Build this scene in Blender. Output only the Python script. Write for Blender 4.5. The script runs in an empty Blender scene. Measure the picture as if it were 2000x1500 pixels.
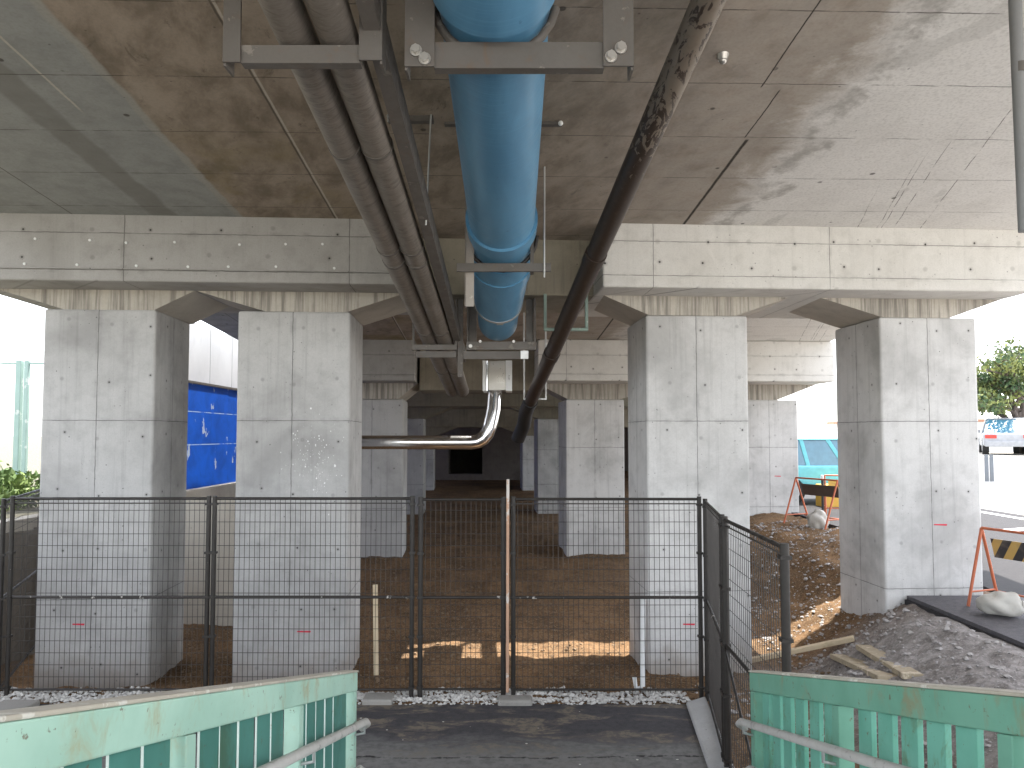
import bpy, bmesh, math, random
from mathutils import Vector, Matrix, noise as mnoise
R = math.radians
random.seed(7)
S = bpy.context.scene
COL = S.collection
# ------------------------------------------------------------------ camera model
F, PITCH, EYE = 1444.0, R(2.7), 2.4
cp, sp = math.cos(PITCH), math.sin(PITCH)
def at(x, y, d):
    u, v = (x-1000)/F, (782-y)/F
    t = d/(cp - v*sp)
    return Vector((u*t, d, EYE + (sp + v*cp)*t))
def PX(x, d, z): return (x-1000)/F*(d*cp + (z-EYE)*sp)
def PZ(y, d): return at(1000, y, d).z
cam = bpy.data.cameras.new('camera'); co = bpy.data.objects.new('camera', cam); COL.objects.link(co)
co.location = (0, 0, EYE); co.rotation_euler = (R(90)+PITCH, 0, 0)
cam.sensor_width = 36; cam.lens = F/2000*36; cam.shift_y = 0.016; cam.clip_start = .05; cam.clip_end = 2000
S.camera = co

# ------------------------------------------------------------------ node helper
class NT:
    def __init__(s, name, rough=.8, metal=0.0, spec=.5):
        s.m = bpy.data.materials.new(name); s.m.use_nodes = True
        s.t = s.m.node_tree; s.b = s.t.nodes['Principled BSDF']
        s.b.inputs['Roughness'].default_value = rough; s.b.inputs['Metallic'].default_value = metal
        s.b.inputs['Specular IOR Level'].default_value = spec
    def nd(s, typ, **kw):
        n = s.t.nodes.new(typ)
        for k, v in kw.items(): setattr(n, k, v)
        return n
    def put(s, sock, v):
        if hasattr(v, 'is_output'): s.t.links.new(v, sock)
        elif v is not None:
            if sock.type == 'RGBA' and len(v) == 3: v = (*v, 1)
            sock.default_value = v
    def m_(s, op, a, b=None, c=None, clamp=False):
        n = s.nd('ShaderNodeMath', operation=op, use_clamp=clamp)
        for i, v in enumerate((a, b, c)):
            if v is not None: s.put(n.inputs[i], v)
        return n.outputs[0]
    def mix(s, f, a, b, mode='MIX'):
        n = s.nd('ShaderNodeMix', data_type='RGBA', blend_type=mode, clamp_factor=True)
        s.put(n.inputs[0], f); s.put(n.inputs[6], a); s.put(n.inputs[7], b)
        return n.outputs[2]
    def coord(s, rnd=True):
        c = s.nd('ShaderNodeTexCoord').outputs['Object']
        if not rnd: return c
        o = s.nd('ShaderNodeObjectInfo').outputs['Random']
        o = s.m_('MULTIPLY', o, 37.0)
        n = s.nd('ShaderNodeVectorMath', operation='ADD'); s.put(n.inputs[0], c); s.put(n.inputs[1], o)
        return n.outputs[0]
    def world(s): return s.nd('ShaderNodeNewGeometry').outputs['Position']
    def xyz(s, v):
        n = s.nd('ShaderNodeSeparateXYZ'); s.put(n.inputs[0], v); return n.outputs
    def vec(s, x, y, z):
        n = s.nd('ShaderNodeCombineXYZ')
        for i, v in enumerate((x, y, z)): s.put(n.inputs[i], v)
        return n.outputs[0]
    def scl(s, v, sc):
        n = s.nd('ShaderNodeVectorMath', operation='MULTIPLY'); s.put(n.inputs[0], v); n.inputs[1].default_value = sc
        return n.outputs[0]
    def noise(s, v, scale, detail=4, rough=.55, dist=0):
        n = s.nd('ShaderNodeTexNoise'); s.put(n.inputs['Vector'], v)
        n.inputs['Scale'].default_value = scale; n.inputs['Detail'].default_value = detail
        n.inputs['Roughness'].default_value = rough; n.inputs['Distortion'].default_value = dist
        return n.outputs['Fac']
    def voro(s, v, scale, rnd=1, out='Distance', feature='F1', dim='3D'):
        n = s.nd('ShaderNodeTexVoronoi', feature=feature, voronoi_dimensions=dim); s.put(n.inputs['Vector'], v)
        n.inputs['Scale'].default_value = scale; n.inputs['Randomness'].default_value = rnd
        return n.outputs[out]
    def ss(s, v, lo, hi, a=0.0, b=1.0):
        n = s.nd('ShaderNodeMapRange', interpolation_type='SMOOTHSTEP')
        for i, q in enumerate((v, lo, hi, a, b)): s.put(n.inputs[i], q)
        return n.outputs[0]
    def line(s, v, c, w):
        d = s.m_('ABSOLUTE', s.m_('SUBTRACT', v, c))
        return s.ss(d, w*.5, w*1.5, 1.0, 0.0)
    def mx(s, *a):
        r = a[0]
        for q in a[1:]: r = s.m_('MAXIMUM', r, q)
        return r
    def bump(s, h, strength=.3, dist=.01):
        n = s.nd('ShaderNodeBump'); n.inputs['Strength'].default_value = strength; n.inputs['Distance'].default_value = dist
        s.put(n.inputs['Height'], h); s.t.links.new(n.outputs[0], s.b.inputs['Normal'])
    def out(s, col=None, rough=None, metal=None):
        if col is not None: s.put(s.b.inputs['Base Color'], col)
        if rough is not None: s.put(s.b.inputs['Roughness'], rough)
        if metal is not None: s.put(s.b.inputs['Metallic'], metal)
        return s.m

def concrete(name, base, dark, jx=(), jy=(), jz=(), dots=None, streak=0.0, blot=.6, jw=.004, pits=True, lo=.42, hi=.72, foot=False):
    n = NT(name, .82, 0, .3)
    o = n.coord(False); v = n.coord(True); x, y, z = n.xyz(o)
    big = n.noise(v, .9, 6, .6, .3); mid = n.noise(v, 5, 6, .62); fine = n.noise(v, 70, 3)
    c = n.mix(n.m_('MULTIPLY', n.ss(big, lo, hi), blot), base, dark)
    c = n.mix(n.ss(mid, .45, .8, 0, .35), c, tuple(q*.72 for q in dark))
    lt = n.noise(v, 2.3, 5, .6, .8)
    c = n.mix(n.ss(lt, .55, .75, 0, .35), c, tuple(min(1, q*1.18) for q in base))
    rv = n.nd('ShaderNodeObjectInfo').outputs['Random']
    c = n.mix(n.ss(rv, 0, 1, 0, .22), c, tuple(q*.72 for q in base))
    if foot:
        c = n.mix(n.ss(n.m_('ADD', z, n.m_('MULTIPLY', mid, .9)), -3.15, -3.65, 0, .55), c, (.24, .19, .14))
    nz = n.m_('ABSOLUTE', n.xyz(n.nd('ShaderNodeNewGeometry').outputs['Normal'])[2])
    vs = n.m_('MULTIPLY', n.noise(n.scl(v, (11, 11, .4)), 1.6, 6, .68), n.ss(nz, .3, .6, 1, 0))
    c = n.mix(n.ss(vs, .5 - streak*.12, .8 - streak*.25, 0, .18+streak), c, tuple(q*.42 for q in dark))
    wob = n.m_('MULTIPLY', n.m_('SUBTRACT', n.noise(v, 9, 3), .5), .014)
    masks = []; soft = []
    for q, ls in ((x, jx), (y, jy), (z, jz)):
        qq = n.m_('ADD', q, wob)
        for L in ls:
            masks.append(n.line(qq, L, jw)); soft.append(n.line(qq, L, .03))
    brk = n.ss(n.noise(v, 4.0, 3), .3, .55, .45, 1)
    hgt = None
    if masks:
        jm = n.m_('MULTIPLY', n.mx(*masks), brk)
        sm = n.m_('MULTIPLY', n.mx(*soft), n.ss(n.noise(v, 6, 5), .45, .75, 0, .32))
        c = n.mix(sm, c, tuple(q*.5 for q in dark)); c = n.mix(n.m_('MULTIPLY', jm, .85), c, tuple(q*.3 for q in dark))
        hgt = n.m_('MULTIPLY', jm, -1.0)
    if dots:
        su, sv, r, ou, ov = dots
        u = n.m_('ADD', n.m_('MULTIPLY', n.m_('ADD', x, y), 1/su), ou); w = n.m_('ADD', n.m_('MULTIPLY', z, 1/sv), ov)
        fu = n.m_('SUBTRACT', n.m_('FRACT', u), .5); fv = n.m_('SUBTRACT', n.m_('FRACT', w), .5)
        wn = n.nd('ShaderNodeTexWhiteNoise', noise_dimensions='3D')
        n.put(wn.inputs['Vector'], n.vec(n.m_('FLOOR', u), n.m_('FLOOR', w), n.nd('ShaderNodeObjectInfo').outputs['Random']))
        jit = n.xyz(wn.outputs['Color'])
        du = n.m_('MULTIPLY', n.m_('ADD', fu, n.m_('MULTIPLY', n.m_('SUBTRACT', jit[0], .5), .3)), su)
        dv = n.m_('MULTIPLY', n.m_('ADD', fv, n.m_('MULTIPLY', n.m_('SUBTRACT', jit[1], .5), .22)), sv)
        dd = n.m_('SQRT', n.m_('ADD', n.m_('MULTIPLY', du, du), n.m_('MULTIPLY', dv, dv)))
        dm = n.m_('MULTIPLY', n.ss(dd, r*.75, r*1.15, 1, 0), n.m_('GREATER_THAN', jit[2], .42))
        halo = n.ss(dd, r, r*3.2, .4, 0)
        c = n.mix(halo, c, tuple(q*.55 for q in dark)); c = n.mix(n.m_('MULTIPLY', dm, .95), c, (.03, .027, .024))
    if pits:
        pv = n.voro(v, 11, 1); sel = n.ss(n.noise(v, 3, 2), .45, .6)
        pm = n.mx(n.m_('MULTIPLY', n.ss(pv, .06, .1, 1, 0), sel), n.m_('MULTIPLY', n.ss(n.voro(v, 23, 1), .06, .1, 1, 0), n.ss(n.noise(v, 2.1, 2), .52, .62)))
        c = n.mix(n.m_('MULTIPLY', pm, .7), c, tuple(q*.25 for q in dark))
    c = n.mix(n.ss(fine, .35, .75, 0, .22), c, tuple(q*.6 for q in base))
    h = n.m_('ADD', n.m_('MULTIPLY', fine, .25), n.m_('MULTIPLY', mid, .6))
    if hgt: h = n.m_('ADD', h, hgt)
    n.bump(h, .35, .006)
    return n.out(c, n.ss(mid, .3, .7, .7, .92))

def painted(name, col, worn=None, amt=.0, scale=5, rough=.45, metal=0.0, stain=None, samt=.3, vert=False, fine=.15):
    n = NT(name, rough, metal)
    v = n.coord(True); a = n.noise(v, scale, 6, .65); b = n.noise(v, scale*.35, 5, .6, .5); f = n.noise(v, 60, 3)
    c = n.mix(n.ss(b, .35, .7, 0, .5), col, tuple(q*.78 for q in col))
    c = n.mix(n.ss(f, .4, .8, 0, fine), c, tuple(q*.6 for q in col))
    if stain:
        g = n.noise(n.scl(v, (3, 3, .8) if vert else (1, 1, 1)), scale*.8, 6, .7, .6)
        c = n.mix(n.ss(g, .54, .72, 0, samt), c, stain)
    if worn: c = n.mix(n.ss(a, .72-amt, .76-amt), c, worn)
    n.bump(n.m_('ADD', n.m_('MULTIPLY', a, .5), f), .15, .003)
    return n.out(c, n.ss(a, .3, .7, rough*.8, min(1, rough*1.3)))

def plain(name, col, rough=.5, metal=0.0, spec=.5, **kw):
    n = NT(name, rough, metal, spec)
    v = n.coord(True); a = n.noise(v, kw.get('scale', 8), 4)
    n.out(n.mix(n.ss(a, .3, .7), col, tuple(q*kw.get('k', .85) for q in col)))
    if 'trans' in kw: n.b.inputs['Transmission Weight'].default_value = kw['trans']
    return n.m

# ------------------------------------------------------------------ mesh helper
class MB:
    def __init__(s): s.v = []; s.f = []; s.mi = 0; s.fm = []; s.sm = []
    def add(s, vs, fs, smooth=False):
        k = len(s.v); s.v += [Vector(q) for q in vs]
        for f in fs: s.f.append([k+i for i in f]); s.fm.append(s.mi); s.sm.append(smooth)
        return s
    def hexa(s, p):
        return s.add(p, [(0,3,2,1), (4,5,6,7), (0,1,5,4), (1,2,6,5), (2,3,7,6), (3,0,4,7)])
    def box(s, a, b):
        x0, x1 = sorted((a[0], b[0])); y0, y1 = sorted((a[1], b[1])); z0, z1 = sorted((a[2], b[2]))
        return s.hexa([(x0,y0,z0), (x1,y0,z0), (x1,y1,z0), (x0,y1,z0), (x0,y0,z1), (x1,y0,z1), (x1,y1,z1), (x0,y1,z1)])
    def prism(s, poly, e):
        n = len(poly); e = Vector(e); p = [Vector(q) for q in poly]
        return s.add(p + [q+e for q in p], [tuple(range(n))[::-1], tuple(range(n, 2*n))] + [(i, (i+1) % n, n+(i+1) % n, n+i) for i in range(n)])
    def bar(s, p, q, w, h, up=(0, 0, 1)):
        p, q = Vector(p), Vector(q); d = (q-p).normalized(); sd = d.cross(Vector(up))
        if sd.length < 1e-4: sd = d.cross(Vector((0, 1, 0)))
        sd.normalize(); u = sd.cross(d); sd *= w/2; u *= h/2
        return s.hexa([p-sd-u, p+sd-u, q+sd-u, q-sd-u, p-sd+u, p+sd+u, q+sd+u, q-sd+u])
    def tube(s, pts, r, seg=10, cap=True, smooth=True):
        pts = [Vector(q) for q in pts]; n = len(pts)
        rs = r if isinstance(r, (list, tuple)) else [r]*n
        rings = []; prev = None
        for i, p in enumerate(pts):
            d = (pts[min(i+1, n-1)] - pts[max(i-1, 0)]).normalized()
            a = prev if prev is not None else (Vector((0, 0, 1)) if abs(d.z) < .9 else Vector((1, 0, 0)))
            a = (a - d*a.dot(d)).normalized(); b = d.cross(a); prev = a
            rings.append([p + (a*math.cos(2*math.pi*k/seg) + b*math.sin(2*math.pi*k/seg))*rs[i] for k in range(seg)])
        vs = [q for ring in rings for q in ring]; fs = []
        for i in range(n-1):
            for k in range(seg):
                fs.append((i*seg+k, i*seg+(k+1) % seg, (i+1)*seg+(k+1) % seg, (i+1)*seg+k))
        s.add(vs, fs, smooth)
        if cap:
            s.add(rings[0], [tuple(range(seg))[::-1]]); s.add(rings[-1], [tuple(range(seg))])
        return s
    def ball(s, c, r, seg=8, rings=6, jit=0, sc=(1, 1, 1), smooth=True):
        c = Vector(c); vs = []; fs = []
        for i in range(rings+1):
            t = math.pi*i/rings
            for k in range(seg):
                a = 2*math.pi*k/seg
                d = Vector((math.sin(t)*math.cos(a), math.sin(t)*math.sin(a), math.cos(t)))
                j = 1 + jit*mnoise.noise(d*1.7 + c*3.1)
                vs.append(c + Vector((d.x*sc[0], d.y*sc[1], d.z*sc[2]))*r*j)
        for i in range(rings):
            for k in range(seg):
                fs.append((i*seg+k, (i+1)*seg+k, (i+1)*seg+(k+1) % seg, i*seg+(k+1) % seg))
        return s.add(vs, fs, smooth)
    def build(s, name, mat, parent=None, org=(0, 0, 0), rot=0.0, bevel=0, segs=2):
        org = Vector(org)
        me = bpy.data.meshes.new(name); me.from_pydata([tuple(q-org) for q in s.v], [], s.f)
        for m in (mat if isinstance(mat, (list, tuple)) else [mat]): me.materials.append(m)
        for p, k, sm in zip(me.polygons, s.fm, s.sm): p.material_index = k; p.use_smooth = sm
        bm = bmesh.new(); bm.from_mesh(me); bmesh.ops.remove_doubles(bm, verts=bm.verts, dist=1e-5) if bevel else None
        bmesh.ops.recalc_face_normals(bm, faces=bm.faces); bm.to_mesh(me); bm.free()
        o = bpy.data.objects.new(name, me); COL.objects.link(o)
        if parent: o.parent = parent
        else: o.location = org; o.rotation_euler.z = rot
        if bevel:
            b = o.modifiers.new('edge', 'BEVEL'); b.width = bevel; b.segments = segs; b.limit_method = 'ANGLE'; b.angle_limit = R(40)
        return o
def tag(o, label, cat, group=None, kind=None):
    if label: o['label'] = label
    if cat: o['category'] = cat
    if group: o['group'] = group
    if kind: o['kind'] = kind
    return o
def thing(name, loc, label, cat, group=None, rot=0.0):
    o = bpy.data.objects.new(name, None); COL.objects.link(o); o.location = loc; o.rotation_euler.z = rot
    o.empty_display_size = .2
    return tag(o, label, cat, group)
def sst(x, a, b):
    t = max(0, min(1, (x-a)/(b-a))); return t*t*(3-2*t)
def itp(x, ks):
    if x <= ks[0][0]: return ks[0][1]
    for (a, p), (b, q) in zip(ks, ks[1:]):
        if x <= b: return p + (q-p)*(x-a)/(b-a)
    return ks[-1][1]

# ------------------------------------------------------------------ materials
C_BASE, C_DARK = (.57, .56, .548), (.32, .312, .303)
M = {}
M['steel'] = painted('hanger_steel', (.105, .093, .082), worn=(.17, .15, .13), amt=.1, scale=9, rough=.55, stain=(.12, .07, .04), samt=.5)
M['steelL'] = painted('light_steel', (.3, .265, .23), worn=(.4, .36, .31), amt=.1, scale=9, rough=.5, stain=(.16, .1, .06), samt=.5)
M['bolt'] = plain('bolt_metal', (.5, .48, .45), .35, .8)
M['galv'] = painted('galvanised', (.5, .5, .49), scale=10, rough=.4, metal=.6)
M['fence'] = painted('fence_brown_black', (.017, .013, .010), worn=(.4, .37, .33), amt=.02, scale=14, rough=.5)
M['fencerail'] = painted('fence_rail_worn', (.022, .017, .014), worn=(.5, .47, .43), amt=.11, scale=7, rough=.5)
M['wire'] = plain('fence_wire', (.05, .043, .038), .55)
M['chrome'] = plain('polished_jacket', (.95, .945, .94), .17, 1.0, k=.93)
M['red'] = plain('red_paint', (.62, .02, .05), .5)
M['white'] = painted('white_paint', (.8, .8, .79), scale=6, rough=.5)
M['blackp'] = plain('black_plastic', (.02, .02, .022), .45)
M['orange'] = painted('orange_red_tube', (.5, .13, .055), worn=(.35, .12, .06), amt=.1, scale=20, rough=.5)
M['glass'] = plain('car_glass', (.06, .17, .24), .08, 0, .8)
M['dglass'] = plain('dark_glass', (.05, .07, .1), .08, 0, .8)
M['tyre'] = plain('tyre', (.02, .02, .02), .85)
M['rim'] = plain('rim', (.5, .5, .52), .3, .8)
M['tail'] = plain('tail_light', (.6, .04, .03), .25)
M['bag'] = painted('white_sack', (.47, .45, .41), scale=5, rough=.85, stain=(.33, .28, .22), samt=.8)

def blue_pipe_mat():
    n = NT('blue_enamel', .38, 0, .5); v = n.coord(False)
    a = n.noise(n.scl(v, (1, .25, 1)), 3, 5, .6, .4); st = n.noise(n.scl(v, (.8, 26, .8)), 3, 4, .6); sc = n.noise(v, 30, 4)
    c = n.mix(n.ss(a, .35, .7), (.095, .25, .40), (.06, .185, .315))
    c = n.mix(n.ss(st, .45, .75, 0, .35), c, (.15, .34, .5))
    c = n.mix(n.ss(sc, .68, .74, 0, .5), c, (.03, .1, .2))
    n.bump(n.m_('ADD', st, sc), .06, .004)
    return n.out(c, n.ss(st, .3, .7, .3, .46))
M['blue'] = blue_pipe_mat()
def lagging():
    n = NT('grey_lagging', .5, .35, .5); v = n.coord(False)
    st = n.noise(n.scl(v, (3, 14, 3)), 3, 6, .7, 1.2); b = n.noise(v, 2, 5); f = n.noise(v, 40, 3)
    c = n.mix(n.ss(st, .4, .7), (.2, .175, .15), (.12, .104, .088)); c = n.mix(n.ss(b, .45, .75, 0, .5), c, (.16, .14, .12))
    c = n.mix(n.ss(f, .6, .8, 0, .4), c, (.32, .28, .245)); n.bump(st, .35, .006)
    return n.out(c, n.ss(b, .3, .7, .4, .62))
M['lag'] = lagging()
def drain():
    n = NT('flaking_brown_pipe', .5, 0, .5); v = n.coord(False); y = n.xyz(v)[1]
    a = n.noise(n.scl(v, (9, 3, 9)), 1.8, 6, .65, 1.4); b = n.noise(v, 20, 4)
    lim = n.ss(y, -.5, 1.1, .44, .78)
    m = n.ss(n.m_('SUBTRACT', a, lim), -.03, .03)
    c = n.mix(m, (.034, .022, .016), (.165, .135, .105)); c = n.mix(n.ss(b, .5, .8, 0, .4), c, (.1, .07, .05))
    n.bump(m, .3, .004)
    return n.out(c)
M['drain'] = drain()

def deck_mat():
    n = NT('deck_soffit_concrete', .85, 0, .25); o = n.world(); x, y, z = n.xyz(o)
    u = n.m_('ADD', x, n.m_('MULTIPLY', y, .031))      # across the deck
    v = n.vec(u, y, 0.0)
    vd = n.vec(n.m_('ADD', u, n.m_('MULTIPLY', y, .25)), n.m_('MULTIPLY', y, .55), 0.0)
    w1 = n.noise(v, 1.3, 5, .65); w2 = n.noise(v, 4, 5, .65); w3 = n.noise(vd, 3.2, 7, .68, .25); f = n.noise(o, 45, 4)
    big = n.noise(vd, .8, 6, .62, .25)
    brown = n.mix(n.ss(w3, .35, .68), (.36, .295, .235), (.19, .152, .115))
    brown = n.mix(n.ss(big, .5, .75, 0, .6), brown, (.36, .315, .26))
    spots = n.noise(vd, 5, 7, .75, .5); brown = n.mix(n.ss(spots, .58, .74, 0, .75), brown, (.068, .055, .04))
    och = n.m_('MULTIPLY', n.ss(n.noise(v, 1.1, 4), .48, .64), n.m_('MULTIPLY', n.ss(u, -1.75, -1.2, 1, 0), n.ss(y, 5.4, 6.6)))
    brown = n.mix(n.m_('MULTIPLY', och, .6), brown, (.2, .155, .06))
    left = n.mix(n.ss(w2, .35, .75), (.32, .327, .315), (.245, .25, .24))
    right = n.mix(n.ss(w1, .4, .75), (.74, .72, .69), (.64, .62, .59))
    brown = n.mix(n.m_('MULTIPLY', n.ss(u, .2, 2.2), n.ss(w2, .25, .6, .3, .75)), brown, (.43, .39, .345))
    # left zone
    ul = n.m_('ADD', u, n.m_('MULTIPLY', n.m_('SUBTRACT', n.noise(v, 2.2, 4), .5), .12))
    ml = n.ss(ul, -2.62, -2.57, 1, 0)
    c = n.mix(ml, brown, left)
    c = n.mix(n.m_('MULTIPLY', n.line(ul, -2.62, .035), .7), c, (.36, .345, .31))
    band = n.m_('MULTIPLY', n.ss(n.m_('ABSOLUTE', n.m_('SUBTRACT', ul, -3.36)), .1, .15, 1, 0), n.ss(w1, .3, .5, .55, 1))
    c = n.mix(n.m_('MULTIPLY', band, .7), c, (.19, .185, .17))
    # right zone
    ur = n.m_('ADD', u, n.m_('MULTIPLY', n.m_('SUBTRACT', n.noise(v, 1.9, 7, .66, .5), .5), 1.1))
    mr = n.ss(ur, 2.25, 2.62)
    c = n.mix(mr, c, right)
    rim = n.m_('MULTIPLY', n.ss(n.m_('ABSOLUTE', n.m_('SUBTRACT', ur, 2.62)), .03, .18, 1, 0), n.ss(w2, .35, .6))
    c = n.mix(n.m_('MULTIPLY', rim, .65), c, (.27, .25, .225))
    pat = n.m_('MULTIPLY', n.ss(n.noise(vd, 1.15, 3, .5, .6), .6, .63), n.ss(u, 2.4, 2.8))
    c = n.mix(n.m_('MULTIPLY', pat, .45), c, (.5, .485, .46))
    # formwork joints across, every 0.8 m
    wb = n.m_('MULTIPLY', n.m_('SUBTRACT', n.noise(v, 6, 3), .5), .02)
    fr = n.m_('FRACT', n.m_('MULTIPLY', n.m_('ADD', n.m_('SUBTRACT', n.m_('SUBTRACT', y, n.m_('MULTIPLY', x, .03)), 4.22), wb), 1/.8))
    j1 = n.m_('MULTIPLY', n.ss(n.m_('ABSOLUTE', n.m_('SUBTRACT', fr, .5)), .4915, .497), n.ss(w2, .35, .55))
    # long joints along the deck
    uw = n.m_('ADD', u, n.m_('MULTIPLY', wb, .6))
    j2 = n.m_('MULTIPLY', n.mx(n.line(uw, -1.62, .008), n.line(uw, -4.3, .006)), .9)
    j3 = n.mx(n.m_('MULTIPLY', n.line(uw, 2.1, .014), n.ss(y, 5.9, 5.94)), n.m_('MULTIPLY', n.line(uw, 2.07, .005), n.m_('MULTIPLY', n.ss(y, 5.9, 5.86), n.ss(y, 5.14, 5.18))), n.m_('MULTIPLY', n.line(uw, 1.92, .005), n.ss(y, 5.14, 5.1)))
    c = n.mix(n.m_('MULTIPLY', n.mx(n.line(uw, -1.6, .009), n.m_('MULTIPLY', n.line(uw, -3.05, .009), n.ss(y, 5.5, 5.3))), .7), c, (.55, .5, .43))
    wl = n.m_('ADD', n.m_('ADD', u, n.m_('MULTIPLY', y, -.32)), n.m_('MULTIPLY', n.noise(v, 1.2, 3), .05))
    scr = n.m_('MULTIPLY', n.m_('MULTIPLY', n.mx(*[n.line(wl, q, .004) for q in (1.5, 1.72, 1.77, 1.9, 2.2)]), n.ss(u, 3.6, 4.0)), n.ss(w2, .4, .55))
    c = n.mix(n.m_('MULTIPLY', n.mx(j1, j2, scr), .8), c, (.06, .05, .04)); c = n.mix(j3, c, (.035, .028, .022))
    pv = n.voro(v, 2.6); pm = n.m_('MULTIPLY', n.ss(pv, .045, .075, 1, 0), n.ss(n.noise(v, 1.9, 2), .4, .5))
    c = n.mix(n.m_('MULTIPLY', pm, .8), c, (.05, .042, .035))
    pv2 = n.voro(v, 9); c = n.mix(n.m_('MULTIPLY', n.ss(pv2, .05, .09, 1, 0), n.ss(w2, .45, .6, 0, .6)), c, (.07, .06, .05))
    c = n.mix(n.ss(f, .4, .75, 0, .25), c, (.2, .18, .16))
    n.bump(n.m_('SUBTRACT', n.m_('ADD', w2, n.m_('MULTIPLY', f, .3)), n.m_('MULTIPLY', j1, .8)), .3, .01)
    return n.out(c)
M['deck'] = deck_mat()

def dirt_mat():
    n = NT('bare_earth', .95, 0, .15); o = n.world(); x, y, z = n.xyz(o)
    a = n.noise(o, 1.3, 6, .65); b = n.noise(o, 9, 6, .7); f = n.noise(o, 55, 4, .7)
    c = n.mix(n.ss(a, .35, .68), (.215, .125, .064), (.12, .071, .038))
    c = n.mix(n.ss(b, .45, .7, 0, .7), c, (.05, .034, .022)); c = n.mix(n.ss(f, .52, .68, 0, .7), c, (.42, .32, .2)); c = n.mix(n.ss(n.noise(o, 24, 4, .7), .54, .68, 0, .6), c, (.035, .024, .016))
    gm = n.m_('MULTIPLY', n.ss(n.m_('ADD', x, n.m_('MULTIPLY', a, .9)), 2.7, 3.6), n.ss(y, 9.2, 7.6, 0, 1))
    g = n.mix(n.ss(b, .35, .65), (.36, .33, .315), (.21, .19, .18)); g = n.mix(n.ss(f, .5, .75, 0, .7), g, (.58, .55, .53))
    c = n.mix(gm, c, g)
    out = n.mx(n.ss(x, 6.5, 7.5), n.ss(x, -6.2, -6.6), n.ss(y, .8, 0.0))
    gr = n.mix(n.ss(b, .4, .65), (.52, .5, .46), (.42, .4, .36)); gr = n.mix(n.ss(x, -6.2, -6.6), gr, n.mix(n.ss(b, .4, .65), (.12, .115, .085), (.15, .14, .11)))
    c = n.mix(out, c, gr)
    n.bump(n.m_('ADD', b, n.m_('MULTIPLY', f, .6)), .9, .03)
    return n.out(c)
M['dirt'] = dirt_mat()
def asphalt_mat(name, worn=True, k=1):
    n = NT(name, .85, 0, .3); o = n.world(); x, y, z = n.xyz(o)
    a = n.noise(n.scl(o, (.7, 1.8, 1)), 2.2, 5, .65, .6); b = n.noise(o, 14, 5, .7); f = n.noise(o, 130, 3)
    c = n.mix(n.ss(b, .35, .7), (.062*k, .058*k, .062*k), (.042*k, .04*k, .045*k))
    c = n.mix(n.ss(f, .5, .75, 0, .5), c, (.12*k, .11*k, .105*k))
    if worn:
        pt = n.m_('MULTIPLY', n.ss(a, .5, .6), n.ss(b, .4, .56, .25, 1)); c = n.mix(n.m_('MULTIPLY', pt, .8), c, (.2, .165, .125))
        near = n.ss(n.m_('ADD', y, n.m_('MULTIPLY', n.m_('SUBTRACT', a, .5), .9)), 6.08, 5.62)
        c = n.mix(n.m_('MULTIPLY', near, .85), c, n.mix(n.ss(b, .35, .7), (.2, .195, .185), (.13, .127, .12)))
        sp_ = n.voro(o, 7); c = n.mix(n.m_('MULTIPLY', n.ss(sp_, .05, .08, 1, 0), n.ss(a, .5, .52)), c, (.6, .58, .52))
        cr = n.m_('MULTIPLY', n.line(n.m_('ADD', y, n.m_('MULTIPLY', a, .25)), 5.74, .011), n.ss(b, .4, .55)); c = n.mix(cr, c, (.02, .018, .017))
    n.bump(f, .4, .006)
    return n.out(c)
M['asphalt'] = asphalt_mat('worn_asphalt'); M['road'] = asphalt_mat('road_asphalt', False, .42); M['slab'] = asphalt_mat('lightened_asphalt', False, 1.7); M['slabedge'] = plain('asphalt_edge', (.03, .028, .03), .9)  # road darkened as if shaded, slab lightened as if lit, both in the colour
M['kerbc'] = concrete('kerb_concrete', (.47, .465, .46), (.33, .32, .31), blot=.8)
M['wallc'] = concrete('retaining_concrete', (.62, .57, .49), (.5, .45, .38), jx=(), blot=.6, streak=.1)
M['beam'] = concrete('beam_concrete', (.38, .365, .345), (.25, .235, .21), jx=(1.75, 4.05), jz=(.5, .115), dots=(.62, .29, .011, .2, .62), blot=.55)  # left beam browner by itself; brighter right side also put into the two colours
M['beamr'] = concrete('beam_concrete_right', (.65, .63, .595), (.5, .475, .435), jx=(.55, 2.5), jz=(.5, .13), dots=(.5, .27, .012, .3, .58), blot=.5)
M['haunch'] = concrete('haunch_concrete', (.5, .46, .40), (.33, .3, .26), blot=.6, streak=.6, pits=False)
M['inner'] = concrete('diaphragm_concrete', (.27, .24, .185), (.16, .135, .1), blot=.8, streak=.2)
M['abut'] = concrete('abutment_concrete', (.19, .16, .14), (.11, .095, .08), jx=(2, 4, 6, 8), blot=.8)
def hoard():
    n = NT('blue_hoarding_paint', .5, 0, .35); v = n.coord(False); x, y, z = n.xyz(v)
    a = n.noise(v, 2.2, 6, .7, .6); b = n.noise(n.scl(v, (1, 1, .6)), 2.6, 4, .6)
    c = n.mix(n.ss(a, .35, .7), (.004, .085, .5), (.003, .06, .35))
    c = n.mix(n.m_('MULTIPLY', n.ss(b, .645, .66), .75), c, (.42, .48, .55))
    c = n.mix(n.m_('MULTIPLY', n.mx(n.line(z, .62, .008), n.line(z, 1.25, .008)), n.ss(a, .38, .55)), c, (.35, .45, .6))
    return n.out(c)
M['hoard'] = hoard()
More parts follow.
